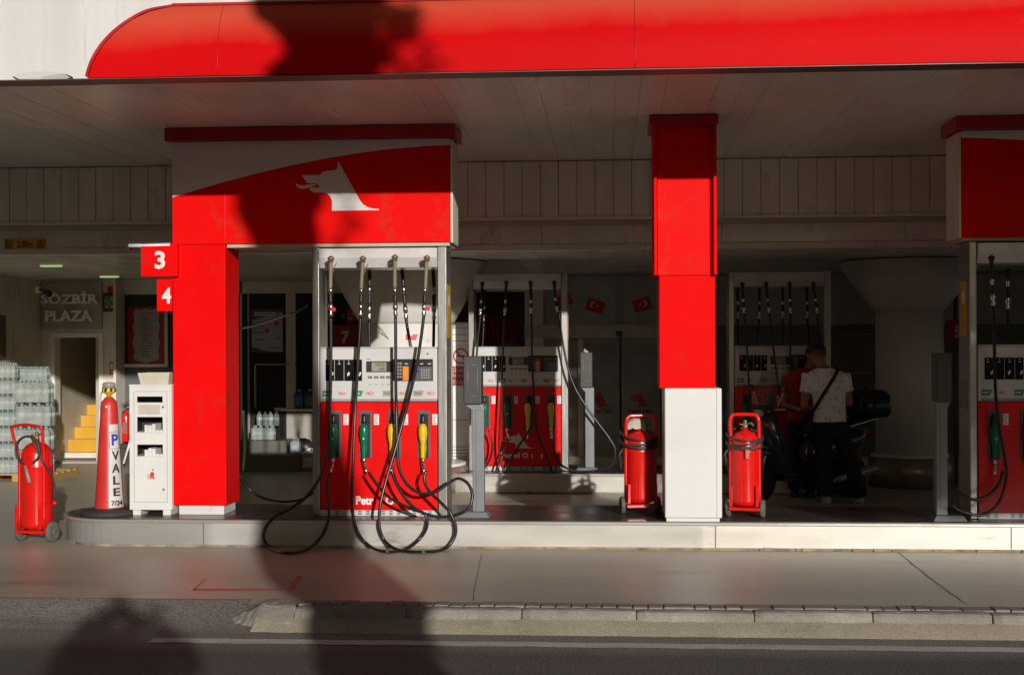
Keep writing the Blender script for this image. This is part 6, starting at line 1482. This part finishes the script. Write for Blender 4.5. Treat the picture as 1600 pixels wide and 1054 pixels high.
c0 = back(ong(195, 1100, 0))
for dx, dz, r_ in ((-.05, -.40, .32), (.05, -.75, .42), (-.05, -1.1, .5)): leaves(b, c0+Vector((dx, 0, dz)), (r_, r_, r_*.8), 1200, .07, rg, 0)
b.build('crown', leafm, t2, fixn=False)
MB().tube([(c0.x, TY, -.12), (c0.x+.02, TY, .6), (c0.x, TY, c0.z)], [.09, .07, .03], 10).build('trunk', bark, t2)
# unseen boxy crown on the right, added and sized to shade the right-hand pump
t3 = tree('shade_caster_tree', 'added boxy tree out of view on the far right, sized to shade the right-hand pump')
TX0, TX1 = 7.1, 13; b = MB(); ZL, ZH = 3.34, 6.05
def slabbox(c, s_, n_, sz): 
    for _ in range(n_):
        p = Vector((c[0]+rg.uniform(-1, 1)*s_[0], c[1]+rg.uniform(-1, 1)*s_[1], c[2]+rg.uniform(-1, 1)*s_[2])); q = Matrix.Rotation(rg.uniform(0, 6.3), 3, 'Z') @ Matrix.Rotation(rg.uniform(-1.2, 1.2), 3, 'X'); w_ = sz*rg.uniform(.6, 1.2)
        b.add([p+q @ Vector(k) for k in ((-w_, 0, 0), (0, -w_*.6, .1*w_), (w_, 0, 0), (0, w_*.6, .1*w_))], [(0, 1, 2, 3)])
slabbox(((TX0+TX1)/2+.1, TY, (ZL+ZH)/2), ((TX1-TX0)/2-.1, .75, (ZH-ZL)/2-.06), 9000, .15)
slabbox(((TX0+TX1)/2, TY, (ZL+ZH)/2), ((TX1-TX0)/2, .8, (ZH-ZL)/2), 2500, .07)
slabbox(((TX0+TX1)/2, TY, ZH-.25), ((TX1-TX0)/2-.1, .7, .2), 4500, .10)
slabbox(((TX0+TX1)/2, TY, ZL+.25), ((TX1-TX0)/2-.1, .7, .2), 2500, .10)
b.build('crown', leafm, t3, fixn=False)
MB().tube([(9.6, TY, -.12), (9.6, TY, 2), (9.6, TY, 4.6)], [.2, .16, .12], 12).build('trunk', bark, t3)  # trunk of the added tree
# ------------------------------------------------------------ unseen houses behind the camera, added to cut the sky fill
def house(x0, x1, y0, y1, h, col, label, seed):
    rg = random.Random(seed); root = empty('sky_blocker_house', (x0, y1, -.11), label, 'house', 'added houses that cut the sky light'); W = x1-x0
    hm = mat('added_house_render_'+str(seed), col, .8, var=.08, scale=.6)
    bx('wall', 0, W, y0-y1, 0, 0, h, hm, root); bx('cornice', -.15, W+.15, y0-y1, .2, h+.001, h+.3, mat('cornice', (.3, .27, .22), .8), root)  # wall and cornice of an added sky blocker
    z = 4.0; wm = mat('added_house_glass', (.04, .045, .05), .1)
    while z < h-1.6:
        x = 1.0
        while x < W-1.4:
            f_ = bx('window', x, x+1.2, .001, .06, z, z+1.5, pillarw, root); bx('pane', x+.08, x+1.12, .0605, .064, z+.08, z+1.42, wm, f_); x += 2.6
        z += 3.0
    bx('shop_window', .8, W-.8, .001, .05, .4, 2.9, wm, root)
house(-44, -25.2, -24, -8, 22, (.20, .18, .15), 'added ochre rendered house that blocks sky light, farthest to the left', 1)
house(-25, -12.2, -24, -8.5, 26, (.17, .16, .15), 'tallest added grey rendered house that blocks sky light', 2)
house(-12, .2, -24, -8, 23, (.22, .195, .16), 'added beige rendered house that blocks sky light, next to the gap left for the sun', 3)
house(16.5, 36, -17, -9, 24, (.19, .17, .15), 'added grey brown house that blocks sky light, right of the gap left for the sun', 4)
house(-6, 34, -62, -50, 10.5, (.18, .16, .14), 'long low added house that blocks low sky light behind the gap', 5)
